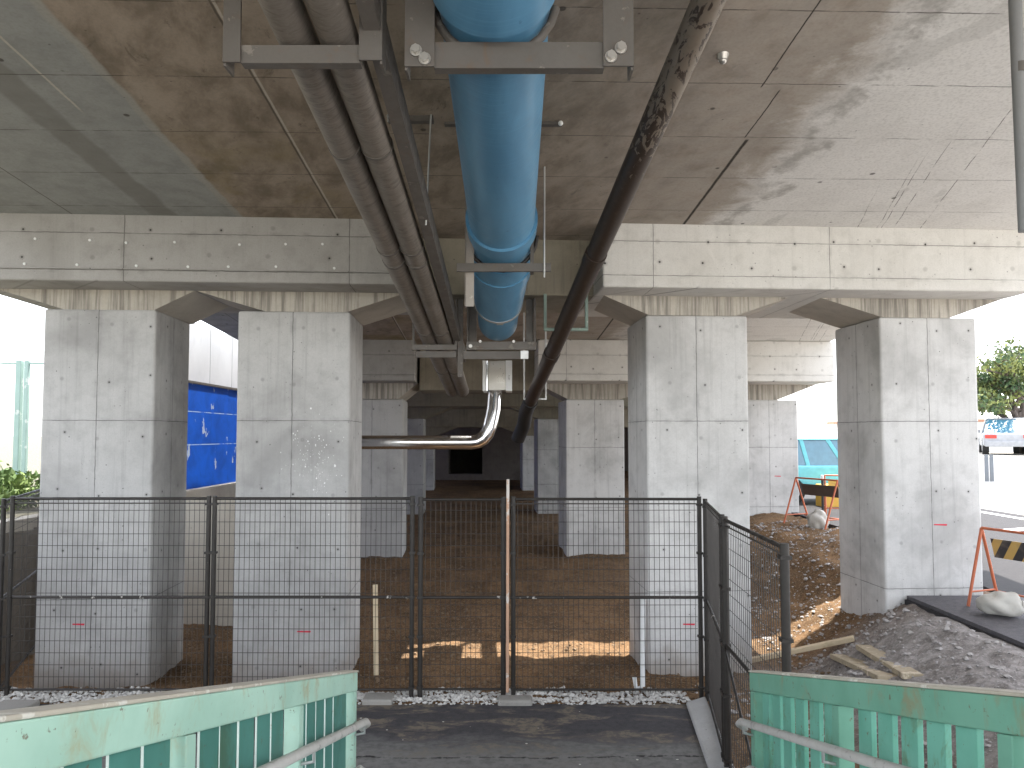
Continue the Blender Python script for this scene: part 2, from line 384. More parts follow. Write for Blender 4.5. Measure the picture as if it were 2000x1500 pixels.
def green(name, col, dk, stain):
    n = NT(name, .42, 0, .45); o = n.world(); x, y, z = n.xyz(o)
    a = n.noise(o, 3, 5, .6); b = n.noise(n.scl(o, (1, 1, .5)), 7, 6, .7, .6); f = n.noise(o, 90, 2)
    c = n.mix(n.ss(a, .35, .7), col, dk)
    c = n.mix(n.ss(b, .52, .7, 0, .7), c, stain); c = n.mix(n.ss(n.noise(o, 26, 4, .7), .63, .69, 0, .75), c, (.12, .065, .03))
    n.bump(n.m_('ADD', b, n.m_('MULTIPLY', f, .3)), .12, .003)
    return n.out(c)
M['greenrail'] = green('rail_mint_paint', (.37, .55, .45), (.3, .47, .38), (.33, .27, .14))
M['greenslat'] = green('slat_green_paint', (.06, .2, .165), (.045, .16, .13), (.045, .085, .04))
M['capwear'] = painted('weathered_rail_top', (.42, .38, .31), worn=(.55, .53, .47), amt=.15, scale=8, rough=.6, stain=(.25, .22, .16), samt=.5)
M['handrail'] = painted('handrail_grey', (.5, .48, .45), worn=(.33, .31, .29), amt=.14, scale=12, rough=.45, stain=(.3, .26, .2), samt=.4)
M['wood'] = painted('old_timber', (.4, .33, .23), worn=(.55, .47, .35), amt=.16, scale=9, rough=.85, stain=(.14, .11, .08), samt=.85)
M['palewood'] = painted('pale_timber', (.62, .5, .34), scale=6, rough=.8, stain=(.3, .22, .13), samt=.5)
M['board'] = painted('brown_board_wall', (.17, .14, .105), scale=4, rough=.8, stain=(.07, .055, .04), samt=.7, vert=True)
def striped():
    n = NT('hazard_stripes', .55); x, y, z = n.xyz(n.coord(False))
    s_ = n.m_('FRACT', n.m_('MULTIPLY', n.m_('ADD', x, n.m_('MULTIPLY', z, -.7)), 1/.2))
    a = n.noise(n.coord(), 9, 5); m = n.m_('GREATER_THAN', s_, .5)
    c = n.mix(m, (.52, .33, .1), (.035, .032, .035)); c = n.mix(n.ss(a, .5, .75, 0, .4), c, (.22, .18, .13))
    return n.out(c)
M['stripe'] = striped()
def leaf(name, a, b):
    n = NT(name, .6, 0, .3); r = n.noise(n.coord(False), 1.6, 4); q = n.noise(n.coord(False), 14, 2)
    c = n.mix(n.ss(r, .4, .62), a, b); c = n.mix(n.ss(q, .4, .7, 0, .5), c, tuple(k*.5 for k in a))
    n.b.inputs['Transmission Weight'].default_value = 0.0
    return n.out(c)
M['leaf'] = leaf('tree_leaves', (.05, .09, .04), (.2, .22, .06)); M['hedge'] = leaf('hedge_leaves', (.09, .15, .045), (.2, .27, .08))
M['bark'] = painted('bark', (.09, .07, .06), scale=9, rough=.9)
M['stone'] = concrete('gravel_stone', (.55, .53, .5), (.33, .315, .3), pits=False)
M['clod'] = painted('soil_clod', (.2, .135, .08), scale=12, rough=.95, stain=(.3, .25, .19), samt=.4)
M['chip'] = painted('grey_rubble', (.37, .345, .33), scale=10, rough=.9, stain=(.4, .38, .36), samt=.5)

# ------------------------------------------------------------------ sky and sun
w = bpy.data.worlds.new('World'); S.world = w; w.use_nodes = True
wt = w.node_tree; sky = wt.nodes.new('ShaderNodeTexSky'); sky.sky_type = 'NISHITA'; sky.sun_disc = False
SUN_EL, SUN_AZ = R(72), R(35)       # high sun, beyond the viaduct
sky.sun_elevation = SUN_EL; sky.sun_rotation = SUN_AZ; sky.air_density = 1.0; sky.dust_density = 1.6
bg = wt.nodes['Background']; bg.inputs[1].default_value = .15
hs = wt.nodes.new('ShaderNodeHueSaturation'); hs.inputs['Saturation'].default_value = .32
wt.links.new(sky.outputs[0], hs.inputs['Color']); wt.links.new(hs.outputs[0], bg.inputs[0])
sd = bpy.data.lights.new('sun', 'SUN'); sd.energy = 2.3; sd.angle = R(.5); sd.color = (1, .95, .87)
so = bpy.data.objects.new('sun', sd); COL.objects.link(so); so.location = (0, 20, 40)
sdir = Vector((math.sin(SUN_AZ)*math.cos(SUN_EL), math.cos(SUN_AZ)*math.cos(SUN_EL), math.sin(SUN_EL)))
so.rotation_euler = sdir.to_track_quat('Z', 'Y').to_euler()
S.view_settings.view_transform = 'Standard'; S.view_settings.look = 'None'; S.view_settings.gamma = 1
S.view_settings.exposure = 2.68

# ------------------------------------------------------------------ ground, road, pavement
SK = .0586; ROT = math.atan(SK)
def zroad(d): return .57 if d < 8.5 else (.57 + .05*(d-8.5) if d < 13 else .795 + .003*(d-13))
def gz(X, d, rough=True):
    b = itp(d, [(-5, 0), (6.66, -.03), (6.74, .015), (7.0, .02), (7.55, -.27), (9.5, -.3), (12, -.16), (15, -.03), (22, .15), (30, .38), (60, .4)])
    xa = itp(d, [(0, 1.7), (4, 1.75), (6, 2.3), (7.5, 2.6), (8.6, 3.1), (10, 3.1), (13, 2.9), (20, 3.2)])
    xb = itp(d, [(0, 3.0), (4, 3.2), (6, 4.1), (7.5, 4.45), (8.6, 4.75), (10, 5.6), (13, 4.6), (20, 5.5)])
    s_ = sst(X, xa, xb); r = zroad(d) - .035
    r = 0.5 if d < 0 else r
    z = b + (r-b)*s_
    if X < -6.1: z = 1.3 if d > 3 else itp(d, [(-2, 0), (3, 1.3)])
    if X > 15.5 and d > 25: z = max(z, 1.66)
    if rough and -6 < X < 6 and 5 < d < 20 and not (d < 6.8 and X < 1.9):
        q = Vector((X*1.6, d*1.6, 3)); amp = .05 if X < 2.6 else .09
        z += amp*mnoise.fractal(q, .8, 2.1, 5) + .02*mnoise.noise(Vector((X*9, d*9, 1)))
        if X > 4.36 and d < 8.6: z = min(z, r)
    return z
def axis(segs):
    out = []
    for a, b, st in segs:
        k = max(1, round((b-a)/st)); out += [a + (b-a)*i/k for i in range(k)]
    return out + [segs[-1][1]]
xs = axis([(-400, -60, 60), (-60, -10, 8), (-10, -6.3, .8), (-6.3, -6.06, .12), (-6.06, 6.2, .06), (6.2, 15.4, .9), (15.4, 15.6, .1), (15.6, 60, 6), (60, 500, 60)])
ys = axis([(-300, -20, 40), (-20, 0, 4), (0, 4, .4), (4, 12, .06), (12, 20, .14), (20, 24.8, .6), (24.8, 25.1, .1), (25.1, 40, 1.2), (40, 100, 8), (100, 800, 70)])
g = MB(); nx = len(xs)
g.add([(x, y, gz(x, y)) for y in ys for x in xs], [(j*nx+i, j*nx+i+1, (j+1)*nx+i+1, (j+1)*nx+i) for j in range(len(ys)-1) for i in range(nx-1)], True)
tag(g.build('ground', M['dirt']), None, None, kind='structure')
pav = MB(); pn = [(-6.0, 4.3), (1.58, 4.3), (1.5, 5.0), (1.45, 5.6), (1.58, 6.71), (-6.0, 6.71)]
pav.prism([(x, y, -.06) for x, y in pn], (0, 0, .068)); tag(pav.build('pavement', M['asphalt']), None, None, kind='structure')
rd = MB()
rd.mi = 2; rd.prism([(4.45, -6, zroad(0)-.03), (10.2, -6, zroad(0)-.03), (10.2, 8.5, zroad(0)-.03), (4.49, 8.5, zroad(0)-.03)], (0, 0, .04))
rd.mi = 3; rd.prism([(4.42, -6, zroad(0)-.12), (10.2, -6, zroad(0)-.12), (10.2, 8.497, zroad(0)-.12), (4.46, 8.497, zroad(0)-.12)], (0, 0, .0895)); rd.mi = 0
rl = [8.5, 10, 11.5, 13, 16, 20, 25, 32, 40]
for a, b in zip(rl, rl[1:]):
    la, lb = 5.62 + .02*(a-8.5), 5.62 + .02*(b-8.5)
    rd.hexa([(la, a, zroad(a)-.1), (10.2, a, zroad(a)-.1), (10.2, b, zroad(b)-.1), (lb, b, zroad(b)-.1), (la, a, zroad(a)+.01), (10.2, a, zroad(a)+.01), (10.2, b, zroad(b)+.01), (lb, b, zroad(b)+.01)])
rd.mi = 1
def mark(x0, y0, x1, y1, wd):
    p, q = Vector((x0, y0, zroad(y0)+.016)), Vector((x1, y1, zroad(y1)+.016)); n_ = (q-p).cross(Vector((0, 0, 1))).normalized()*wd/2
    rd.add([p-n_, p+n_, q+n_, q-n_], [(0, 1, 2, 3)])
for a, b in zip([8.6]+rl[1:], rl[1:]): mark(9.7, a, 9.7, b, .15)
mark(8.3, 12.6, 9.3, 12.9, .28)
tag(rd.build('road', [M['road'], M['white'], M['slab'], M['slabedge']]), None, None, kind='structure')
rp = MB()
rp.hexa([(-.98, -6, 1.0), (1.46, -6, 1.0), (1.46, 4.3, -.2), (-.98, 4.3, -.2), (-.98, -6, 1.25), (1.46, -6, 1.25), (1.46, 4.3, .006), (-.98, 4.3, .006)])
tag(rp.build('ramp', M['kerbc']), None, None, kind='structure')

# gravel strip along the foot of the fence, and loose soil
def rocks(name, mat, n, fn, label=None):
    m = MB()
    for _ in range(n):
        x, y, r = fn(); z = gz(x, y) if y > 6.7 or x > 1.9 else max(gz(x, y), .0)
        k = len(m.v); sx, sy, sz = random.uniform(.7, 1.3), random.uniform(.7, 1.3), random.uniform(.45, .9)
        a = random.uniform(0, 6.3); pts = []
        for q in ((1,0,0), (-1,0,0), (0,1,0), (0,-1,0), (0,0,1), (0,0,-1), (.6,.6,.55), (-.6,.5,.5)):
            v = Vector(q)*r*random.uniform(.8, 1.2); v = Vector((v.x*sx, v.y*sy, v.z*sz)); v.rotate(Matrix.Rotation(a, 3, 'Z'))
            pts.append(v + Vector((x, y, z + r*(.55 if name == 'gravel' else .25))))
        bm = bmesh.new(); vv = [bm.verts.new(p) for p in pts]; h = bmesh.ops.convex_hull(bm, input=vv); bm.verts.index_update()
        vs = [v.co.copy() for v in bm.verts]; bm.verts.ensure_lookup_table(); fs = [[v.index for v in f.verts] for f in bm.faces]; bm.free()
        m.add(vs, fs)
    o = m.build(name, mat); tag(o, None, None, kind='stuff'); return o
rocks('gravel', M['stone'], 5200, lambda: (random.uniform(-4.9, 1.6), random.triangular(6.68, 7.1, 6.76), random.choice((.008, .01, .013, .017, .024))))
def soilpt():
    while True:
        x, y = random.uniform(-4.5, 3.5), random.triangular(6.8, 16, 8)
        return x, y, random.choice((.007, .009, .012, .016, .026))
rocks('soil_clods', M['clod'], 3200, soilpt)
def rub():
    y = random.uniform(4.4, 14); x = random.uniform(1.9 if y < 8 else 3.2, 4.4 if y < 8.5 else 5.6)
    return x, y, random.choice((.008, .01, .012, .015, .02, .03))*random.uniform(.7, 1.2)
rocks('rubble', M['chip'], 4200, rub)

# ------------------------------------------------------------------ viaduct
def zdeck(d): return 5.19 - .066*d
def pt(X, d, z): return Vector((X, d + SK*X, z))      # row-aligned point
def slab(name, d0, d1, notch, label):
    m = MB(); XL, XR = (-6.1 if notch else -5.28), (6.9 if notch else 6.3)
    def piece(xa, xb, a, b):
        m.hexa([pt(xa, a, zdeck(a)), pt(xb, a, zdeck(a)), pt(xb, b, zdeck(b)), pt(xa, b, zdeck(b)),
                pt(xa, a, zdeck(a)+.55), pt(xb, a, zdeck(a)+.55), pt(xb, b, zdeck(b)+.55), pt(xa, b, zdeck(b)+.55)])
    piece(XL, XR, d0, d1)
    if notch: piece(XL, -.66, d1+.002, d1+notch)
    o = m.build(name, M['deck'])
    tag(o, label, 'viaduct deck')
    for X in (XL, XR-.2):
        p = MB(); p.hexa([pt(X, d0, zdeck(d0)+.552), pt(X+.2, d0, zdeck(d0)+.552), pt(X+.2, d1, zdeck(d1)+.552), pt(X, d1, zdeck(d1)+.552),
                          pt(X, d0, zdeck(d0)+1.5), pt(X+.2, d0, zdeck(d0)+1.5), pt(X+.2, d1, zdeck(d1)+1.5), pt(X, d1, zdeck(d1)+1.5)])
        p.build('parapet', M['kerbc'], o)
    return o
slab('viaduct_deck', -3.0, 10.35, .72, 'stained concrete viaduct deck slab overhead, the near one carrying the blue pipe')
slab('viaduct_deck', 11.075, 36.0, 0, 'concrete viaduct deck slab farther back beyond the first row of piers')

def pier(x0, x1, y, d, ztop, zbot, depth, label, mark_, grp, joff, bz=.025, dj=-.012):
    tone = .86 if x1 < 1000 else 1.04  # stronger light from the right, put into the pier colour
    X0, X1 = PX(x0, d, ztop), PX(x1, d, ztop); W = X1-X0
    m = MB(); m.box((-W/2, 0, zbot-ztop), (W/2, depth, 0))
    key = (round(depth, 2), joff, tone)
    if key not in pmats:
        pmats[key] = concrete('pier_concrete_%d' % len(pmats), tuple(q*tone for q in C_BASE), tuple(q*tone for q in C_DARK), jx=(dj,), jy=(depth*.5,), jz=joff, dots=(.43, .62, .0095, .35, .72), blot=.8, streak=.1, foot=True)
    o = m.build('concrete_pier', pmats[key], bevel=bz); o.location = ((X0+X1)/2, d, ztop); o.rotation_euler.z = ROT
    tag(o, label, 'pier', grp)
    for (px, py, ln) in mark_:
        r = MB(); lx = PX(px, d, PZ(py, d)) - (X0+X1)/2; lz = PZ(py, d) - ztop
        h = .011
        r.add([(lx-ln/2, -.004, lz-h*.4), (lx+ln/2, -.004, lz-h), (lx+ln/2+.004, -.004, lz+h*.7), (lx-ln/2, -.004, lz+h*.8),
               (lx-ln/2, .004, lz-h*.4), (lx+ln/2, .004, lz-h), (lx+ln/2+.004, .004, lz+h*.7), (lx-ln/2, .004, lz+h*.8)],
              [(0,3,2,1), (4,5,6,7), (0,1,5,4), (1,2,6,5), (2,3,7,6), (3,0,4,7)])
        r.build('paint_mark', M['red'], o)
    return o
pmats = {}
J1 = (-1.21, -3.12)
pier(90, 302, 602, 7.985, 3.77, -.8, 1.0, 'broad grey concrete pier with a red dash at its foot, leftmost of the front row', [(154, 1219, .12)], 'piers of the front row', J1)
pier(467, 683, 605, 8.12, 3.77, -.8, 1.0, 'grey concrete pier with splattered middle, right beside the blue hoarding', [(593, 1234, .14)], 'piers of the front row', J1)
_p = bpy.data.objects[[o.name for o in bpy.data.objects if o.name.startswith('concrete_pier')][-1]]
spl = MB(); _r = random.Random(5)
for _ in range(160):
    x, y = _r.gauss(612, 26), _r.gauss(900, 38)
    q = at(x, y, 8.12); lx, lz = q.x - _p.location.x, q.z - _p.location.z; rr = abs(_r.gauss(0, .0028)) + .0014
    spl.add([(lx + rr*math.cos(t)*_r.uniform(.6, 1.3), -.0022, lz + rr*1.5*math.sin(t)) for t in [k*1.047 for k in range(6)]], [tuple(range(6))])
spl.build('paint_splatter', M['white'], _p)['kind'] = 'stuff'
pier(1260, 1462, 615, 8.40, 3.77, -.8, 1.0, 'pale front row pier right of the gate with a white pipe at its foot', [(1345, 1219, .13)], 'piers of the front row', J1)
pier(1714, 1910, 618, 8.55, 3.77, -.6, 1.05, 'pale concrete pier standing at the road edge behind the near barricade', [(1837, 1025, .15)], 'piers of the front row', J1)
G2 = 'piers of the second row'; J2 = (-.98, -2.2)
def pier_x(X0, X1, d, zt, zb, dep, lab, mk, grp, J):
    f = F/(d*cp+(zt-EYE)*sp)
    return pier(1000+X0*f, 1000+X1*f, 0, d, zt, zb, dep, lab, mk, grp, J)
pier_x(-4.85, -3.75, 14.75, 3.13, -.8, 1.1, 'grey concrete pier in the second row, mostly hidden behind the left front piers', [], G2, J2)
pier_x(-3.42, -2.2, 14.9, 3.13, -.8, 1.1, 'grey concrete pier behind the horizontal silver pipe, second row back', [], G2, J2)
pier_x(1.1, 2.3, 15.1, 3.13, -.8, 1.3, 'pale concrete pier in the second row, left of the front pier with the white pipe', [], G2, J2)
pier_x(4.73, 5.93, 15.3, 3.13, -.4, 1.3, 'pale concrete pier in the second row beside the orange barricades and turquoise car', [(1519, 930, .13)], G2, J2)
G3 = 'piers deep under the viaduct'; J3 = (-.9, -1.9)
pier_x(-3.75, -2.54, 21.3, 2.88, -.6, 1.1, 'dim concrete pier in the third row, left of the dark passage', [], G3, J3)
pier_x(.74, 1.94, 21.5, 2.88, -.6, 1.2, 'grey concrete pier in the third row, right of the dark passage', [], G3, J3)
pier_x(-4.1, -2.95, 28, 2.38, -.6, 1.1, 'dim concrete pier in the fourth row, farthest on the left', [], G3, J3)
pier_x(.39, 1.6, 28, 2.38, -.6, 1.2, 'dim concrete pier in the fourth row, farthest on the right', [], G3, J3)

def beam(X0, X1, d0, zt, zb, dep, mat, label, grp, ledge=True):
    # local frame: left front bottom corner
    m = MB(); L = X1-X0; h = zt-zb
    m.box((0, 0, 0), (L, dep, h))
    o = m.build('crossbeam', mat, bevel=.02); o.location = pt(X0, d0, zb); o.rotation_euler.z = ROT
    tag(o, label, 'crossbeam', grp)
    if ledge:
        k = MB(); k.box((0.02, -.018, .12), (L-.02, -.003, .13)); k.build('drip_ledge', mat, o)
    return o
GB = 'crossbeams on the pier rows'
D1 = 7.78
b1 = beam(-5.75, -1.12, D1, 4.69, 3.985, 2.0, M['beam'], 'front row concrete crossbeam with white tie plugs, left of the blue pipe', GB)
b2 = beam(.97, 5.78, D1, 4.69, 3.985, 2.0, M['beamr'], 'pale front row crossbeam with dark tie holes, right of the brown drain pipe', GB, False)
for (px, py) in [(68, 466), (175, 469), (246, 474), (341, 473), (468, 478), (558, 477), (630, 477), (47, 515), (150, 517), (266, 519), (367, 521), (446, 521), (539, 521), (653, 524)]:
    c_ = MB(); d_ = D1 + SK*PX(px, D1, PZ(py, D1)); p = at(px, py, d_)
    q = b1.matrix_world.inverted() @ p if False else None
    loc = Matrix.Rotation(-ROT, 4, 'Z') @ (p - Vector(b1.location))
    c_.tube([(loc.x, .01, loc.z), (loc.x, -.012, loc.z)], .013, 10); c_.build('tie_plug', M['white'], b1)
def haunch(poly, d0, dep, mat, parent_beam, zt):
    m = MB(); m.prism([(PX(x, d0, PZ(y, d0)), 0, PZ(y, d0)) for x, y in poly], (0, dep, 0))
    # shear along the row
    for v in m.v: v.y += d0 + SK*v.x - SK*PX(poly[0][0], d0, 3.9)*0
    inv = Matrix.Rotation(-ROT, 4, 'Z')
    m.v = [inv @ (v - Vector(parent_beam.location)) for v in m.v]
    return m.build('haunch', mat, parent_beam)
def haunchX(polyXZ, d0, dep, mat, pb):
    m = MB(); m.prism([pt(X, d0, z) for X, z in polyXZ], (0, dep, 0))
    inv = Matrix.Rotation(-ROT, 4, 'Z'); m.v = [inv @ (v - Vector(pb.location)) for v in m.v]
    return m.build('haunch', mat, pb)
zt1, zb1 = 3.99, 3.765
haunchX([(-5.74, zt1), (-5.6, zt1), (-4.86, zb1), (-3.92, zb1), (-3.48, zt1), (-2.72, zb1), (-1.84, zb1), (-1.18, zt1)], 8.26, 1.0, M['haunch'], b1)
haunchX([(.93+.1, zt1), (1.56, zb1), (2.55, zb1), (3.2, zt1), (3.55, zt1), (4.3, zb1), (5.1, zb1), (5.74, zt1)], 8.26, 1.0, M['haunch'], b2)
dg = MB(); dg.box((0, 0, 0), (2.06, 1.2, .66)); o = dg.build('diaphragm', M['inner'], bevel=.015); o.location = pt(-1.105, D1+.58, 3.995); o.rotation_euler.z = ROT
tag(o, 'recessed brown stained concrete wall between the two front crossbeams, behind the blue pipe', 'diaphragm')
# second row
b3 = beam(-5.0, -1.87, 14.35, 4.25, 3.45, 2.2, M['beam'], 'concrete crossbeam of the second row, behind the twin grey pipes', GB, False)
b4 = beam(.5, 6.37, 14.15, 4.25, 3.45, 2.2, M['beamr'], 'concrete crossbeam of the second row, crossed by the brown drain pipe', GB, False)
haunchX([(-4.98, 3.452), (-4.7, 3.13), (-4.3, 3.13), (-3.9, 3.3), (-3.3, 3.13), (-2.3, 3.13), (-1.9, 3.452)], 15.0, 1.1, M['haunch'], b3)
haunchX([(.52, 3.452), (1.15, 3.13), (2.2, 3.13), (3.2, 3.452), (3.8, 3.452), (4.78, 3.13), (5.5, 3.13), (6.34, 3.452)], 15.0, 1.2, M['haunch'], b4)
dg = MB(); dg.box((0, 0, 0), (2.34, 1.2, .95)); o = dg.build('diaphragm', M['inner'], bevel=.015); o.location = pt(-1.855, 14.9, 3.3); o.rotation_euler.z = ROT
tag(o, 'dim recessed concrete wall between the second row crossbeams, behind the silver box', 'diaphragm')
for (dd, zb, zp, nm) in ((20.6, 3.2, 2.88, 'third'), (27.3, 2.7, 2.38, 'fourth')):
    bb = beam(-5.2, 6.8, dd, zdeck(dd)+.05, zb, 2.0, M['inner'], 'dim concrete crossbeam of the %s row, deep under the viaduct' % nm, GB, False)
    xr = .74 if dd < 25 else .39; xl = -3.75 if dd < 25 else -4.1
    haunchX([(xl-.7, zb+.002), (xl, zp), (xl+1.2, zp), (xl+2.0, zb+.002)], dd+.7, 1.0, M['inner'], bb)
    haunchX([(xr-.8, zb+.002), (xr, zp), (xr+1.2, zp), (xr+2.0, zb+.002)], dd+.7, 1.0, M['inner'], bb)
# abutment with a dark opening
ab = MB(); D = 33.5
ox0, ox1, oz0, oz1 = PX(876, D, 1.2), PX(942, D, 1.2), PZ(926, D), PZ(872, D)
for a, b in (((-9, D, -.5), (ox0, D+1, 3.2)), ((ox1, D, -.5), (9, D+1, 3.2)), ((ox0, D, oz1), (ox1, D+1, 3.2)), ((ox0, D, -.5), (ox1, D+1, oz0))): ab.box(a, b)
ab.box((ox0-.4, D+1.002, -.5), (ox1+.4, D+5, -.1)); ab.box((ox0-.4, D+5, -.5), (ox1+.4, D+5.3, 3.2)); ab.box((ox0-.5, D+1.002, -.09), (ox0-.3, D+5, 3.2)); ab.box((ox1+.3, D+1.002, -.09), (ox1+.5, D+5, 3.2)); ab.box((ox0-.5, D+1.002, 3.21), (ox1+.5, D+5.3, 3.4))
ab.box((6.62, 28.5, -.3), (6.9, 33.48, 3.6))  # unseen side wall, added to keep the far passage dark
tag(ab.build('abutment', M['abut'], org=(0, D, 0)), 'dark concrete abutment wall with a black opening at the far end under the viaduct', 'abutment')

# ------------------------------------------------------------------ pipes
H1, H2, H3 = 3.5, 6.45, 8.5
def bl(d):   # blue pipe axis: x, bottom z, radius
    return (itp(d, [(3.5, -.087), (6.45, -.088), (8.5, -.165)]), itp(d, [(2.6, PZ(82, 3.5)+.108), (3.5, PZ(82, 3.5)+.003), (6.45, 3.925), (8.5, 3.50)]), itp(d, [(7.2, .28), (7.7, .262), (8.2, .232), (8.5, .228)]))
def blp(d, dr=0):
    x, zb, r = bl(d); return Vector((x, d, zb + r)), r+dr
bp = thing('blue_water_pipe', blp(3.7)[0], 'thick blue enamelled water pipe hanging under the deck in the middle', 'pipe')
def bsec(d0, d1, dr, name, mat=None, n=6):
    m = MB(); P = [blp(d0 + (d1-d0)*i/n, dr) for i in range(n+1)]
    m.tube([p for p, r in P], [r for p, r in P], 48); return m.build(name, mat or M['blue'], bp, org=bp.location)
bsec(2.75, 8.62, 0, 'barrel', n=24)
bsec(2.9, 3.46, .033, 'collar'); bsec(6.18, 6.36, .026, 'collar'); bsec(6.72, 7.0, .012, 'collar'); bsec(7.0, 7.22, .026, 'collar'); bsec(7.24, 7.95, .012, 'sleeve'); bsec(7.95, 7.985, .02, 'clamp_band', M['galv'], 1)
m = MB(); p, r = blp(7.96); m.tube([p+Vector((-.02, -.02, -r-.01)), p+Vector((.05, -.02, -r-.01))], .014, 8); m.build('clamp_bolt', M['bolt'], bp, org=bp.location)

def gtw(px1, px3, d, r):
    t = (d-H1)/(H3-H1); X1, X3 = PX(px1, H1, 4.3), PX(px3, H3, 3.4)
    return Vector((X1 + (X3-X1)*t, d, PZ(86, H1)+.005 + (PZ(672, H3)+.004 - PZ(86, H1)-.005)*t + r))
for (a, b, lab) in ((568, 836, 'grey lagged pipe of the twin pair, the outer one'), (653, 866, 'inner grey lagged pipe of the twin pair, next to the dark tray')):
    r = .096; o = thing('lagged_pipe', gtw(a, b, H1, r), lab, 'pipe', 'twin lagged pipes')
    m = MB(); m.tube([gtw(a, b, 2.4 + (11.3-2.4)*i/24, r) for i in range(25)], r, 28); m.build('barrel', M['lag'], o, org=o.location)
    for d_, ww in ((4.55, .01), (6.02, .012), (6.28, .02), (8.2, .01), (9.9, .01)):
        m = MB(); m.tube([gtw(a, b, d_, r), gtw(a, b, d_+ww*2, r)], r+.006, 28); m.build('band', M['steel'], o, org=o.location)
# dark cable tray beside them
tr = thing('cable_tray', gtw(722, 888, H1, .1), 'dark steel cable tray running beside the inner lagged pipe', 'cable tray')
def trp(d, dz=0, dx=0): return gtw(728, 891, d, .1) + Vector((dx, 0, .05+dz))
m = MB(); m.hexa([trp(2.6, -.1, -.04), trp(2.6, -.1, .04), trp(9.5, -.1, .04), trp(9.5, -.1, -.04), trp(2.6, -.085, -.04), trp(2.6, -.085, .04), trp(9.5, -.085, .04), trp(9.5, -.085, -.04)])
m.build('tray_base', M['steel'], tr, org=tr.location)
for s_ in (-1, 1):
    m = MB(); a_, b_ = .036*s_, .041*s_
    m.hexa([trp(2.6, -.084, min(a_, b_)), trp(2.6, -.084, max(a_, b_)), trp(9.5, -.084, max(a_, b_)), trp(9.5, -.084, min(a_, b_)), trp(2.6, .06, min(a_, b_)), trp(2.6, .06, max(a_, b_)), trp(9.5, .06, max(a_, b_)), trp(9.5, .06, min(a_, b_))])
    m.build('side_rail', M['steel'], tr, org=tr.location)
# brown drain pipe
def dr(d):
    a, b = at(1383, 2, 4.03), at(1100, 640, 8.3); b.z += .0
    return a + (b-a)*((d-4.03)/(8.3-4.03))
o = thing('drain_pipe', dr(5), 'long brown drain pipe with flaking paint running under the deck', 'pipe')
m = MB(); m.tube([dr(3.2 + (10.9-3.2)*i/20) for i in range(21)], .093, 28); m.build('barrel', M['drain'], o, org=o.location)
m = MB(); p, q = dr(10.8), dr(11.3); m.tube([p, q, q+Vector((-.03, .25, -.2)), q+Vector((-.12, .42, -.42))], .108, 20); m.build('elbow', M['blackp'], o, org=o.location)
for d_ in (6.7, 9.0):
    m = MB(); m.tube([dr(d_), dr(d_+.16)], .103, 24); m.build('joint_collar', M['drain'], o, org=o.location)
# polished pipe with box
sb = thing('silver_pipe', at(965, 760, 10.2), 'polished silver duct pipe dropping from a box and turning left behind the pier', 'pipe')
d_ = 10.2
pts = [at(967, 758, d_), at(964, 800, d_-.05), at(957, 832, d_-.1)]
c0 = at(957, 832, d_-.1); c1 = at(925, 864, d_-.1)
pts += [at(952, 846, d_-.1), at(944, 856, d_-.1), at(933, 862.5, d_-.1), at(920, 864, d_-.1)]
m = MB(); m.tube(pts, .096, 28); m.build('elbow', M['chrome'], sb, org=sb.location)
m = MB(); m.tube([at(921, 864, d_-.1), at(560, 864, d_-.1)], .095, 28); m.build('barrel', M['chrome'], sb, org=sb.location)
for x_ in (921, 800): m = MB(); m.tube([at(x_, 864, d_-.1), at(x_-3, 864, d_-.1)], .099, 28); m.build('seam_band', M['chrome'], sb, org=sb.location)
m = MB(); a = at(943, 763, d_-.15); b = at(1000, 705, d_-.15)
m.box((a.x+.07, d_-.2, a.z), (b.x-.07, d_+.2, b.z)); m.build('box_body', painted('box_dull_metal', (.32, .3, .27), scale=6, rough=.3, metal=.7), sb, org=sb.location, bevel=.008)
for (q0, q1) in ((a.x, a.x+.045), (a.x+.05, a.x+.067), (b.x-.085, b.x)):
    m = MB(); m.box((q0, d_-.235, a.z-.01), (q1, d_+.2, b.z)); m.build('bright_flange', M['chrome'] if q0 == a.x+.05 else M['white'], sb, org=sb.location, bevel=.005)  # white outer flanges: bright sky reflection put into the colour
p = at(994, 737, d_-.237)
m = MB()
for (x0, z0, x1, z1) in ((-.012, .03, .012, .024), (.012, .024, -.01, .002), (-.01, .002, .012, 0), (-.008, -.012, .012, -.016), (-.008, -.012, -.002, -.034), (.012, -.016, .008, -.036)):
    m.bar((p.x+x0, d_-.237, p.z+z0), (p.x+x1, d_-.237, p.z+z1), .003, .004, (0, 1, 0))
m.build('marking', M['blackp'], sb, org=sb.location)
# ------------------------------------------------------------------ hangers
def bolt(par, p, r=.022):
    m = MB(); m.tube([p, p+Vector((0, -.012, 0))], r*1.35, 14, smooth=False); m.tube([p+Vector((0, -.012, 0)), p+Vector((0, -.034, 0))], r, 6, smooth=False)
    m.build('bolt', M['bolt'], par, org=par.location)
def angle_post(par, x0, x1, d, zb, zt, flange):   # L section: front plate plus a returning flange on one side
    m = MB(); m.box((x0, d-.012, zb), (x1, d, zt))
    fx = x0 if flange < 0 else x1
    m.box((fx, d+.001, zb-.015), (fx - flange*.012, d+.11, zt)); m.build('angle_post', M['steel'], par, org=par.location)
def crossbar(par, x0, x1, d, z0, z1, dep=.09, t=.012, name='crossbar'):
    m = MB(); m.box((x0, d-.0, z0), (x1, d+t, z1)); m.box((x0, d+t+.001, z1-t), (x1, d+dep, z1)); m.box((x0, d+t+.001, z0), (x1, d+dep*.6, z0+t)); m.build(name, M['steel'], par, org=par.location)
d = H1
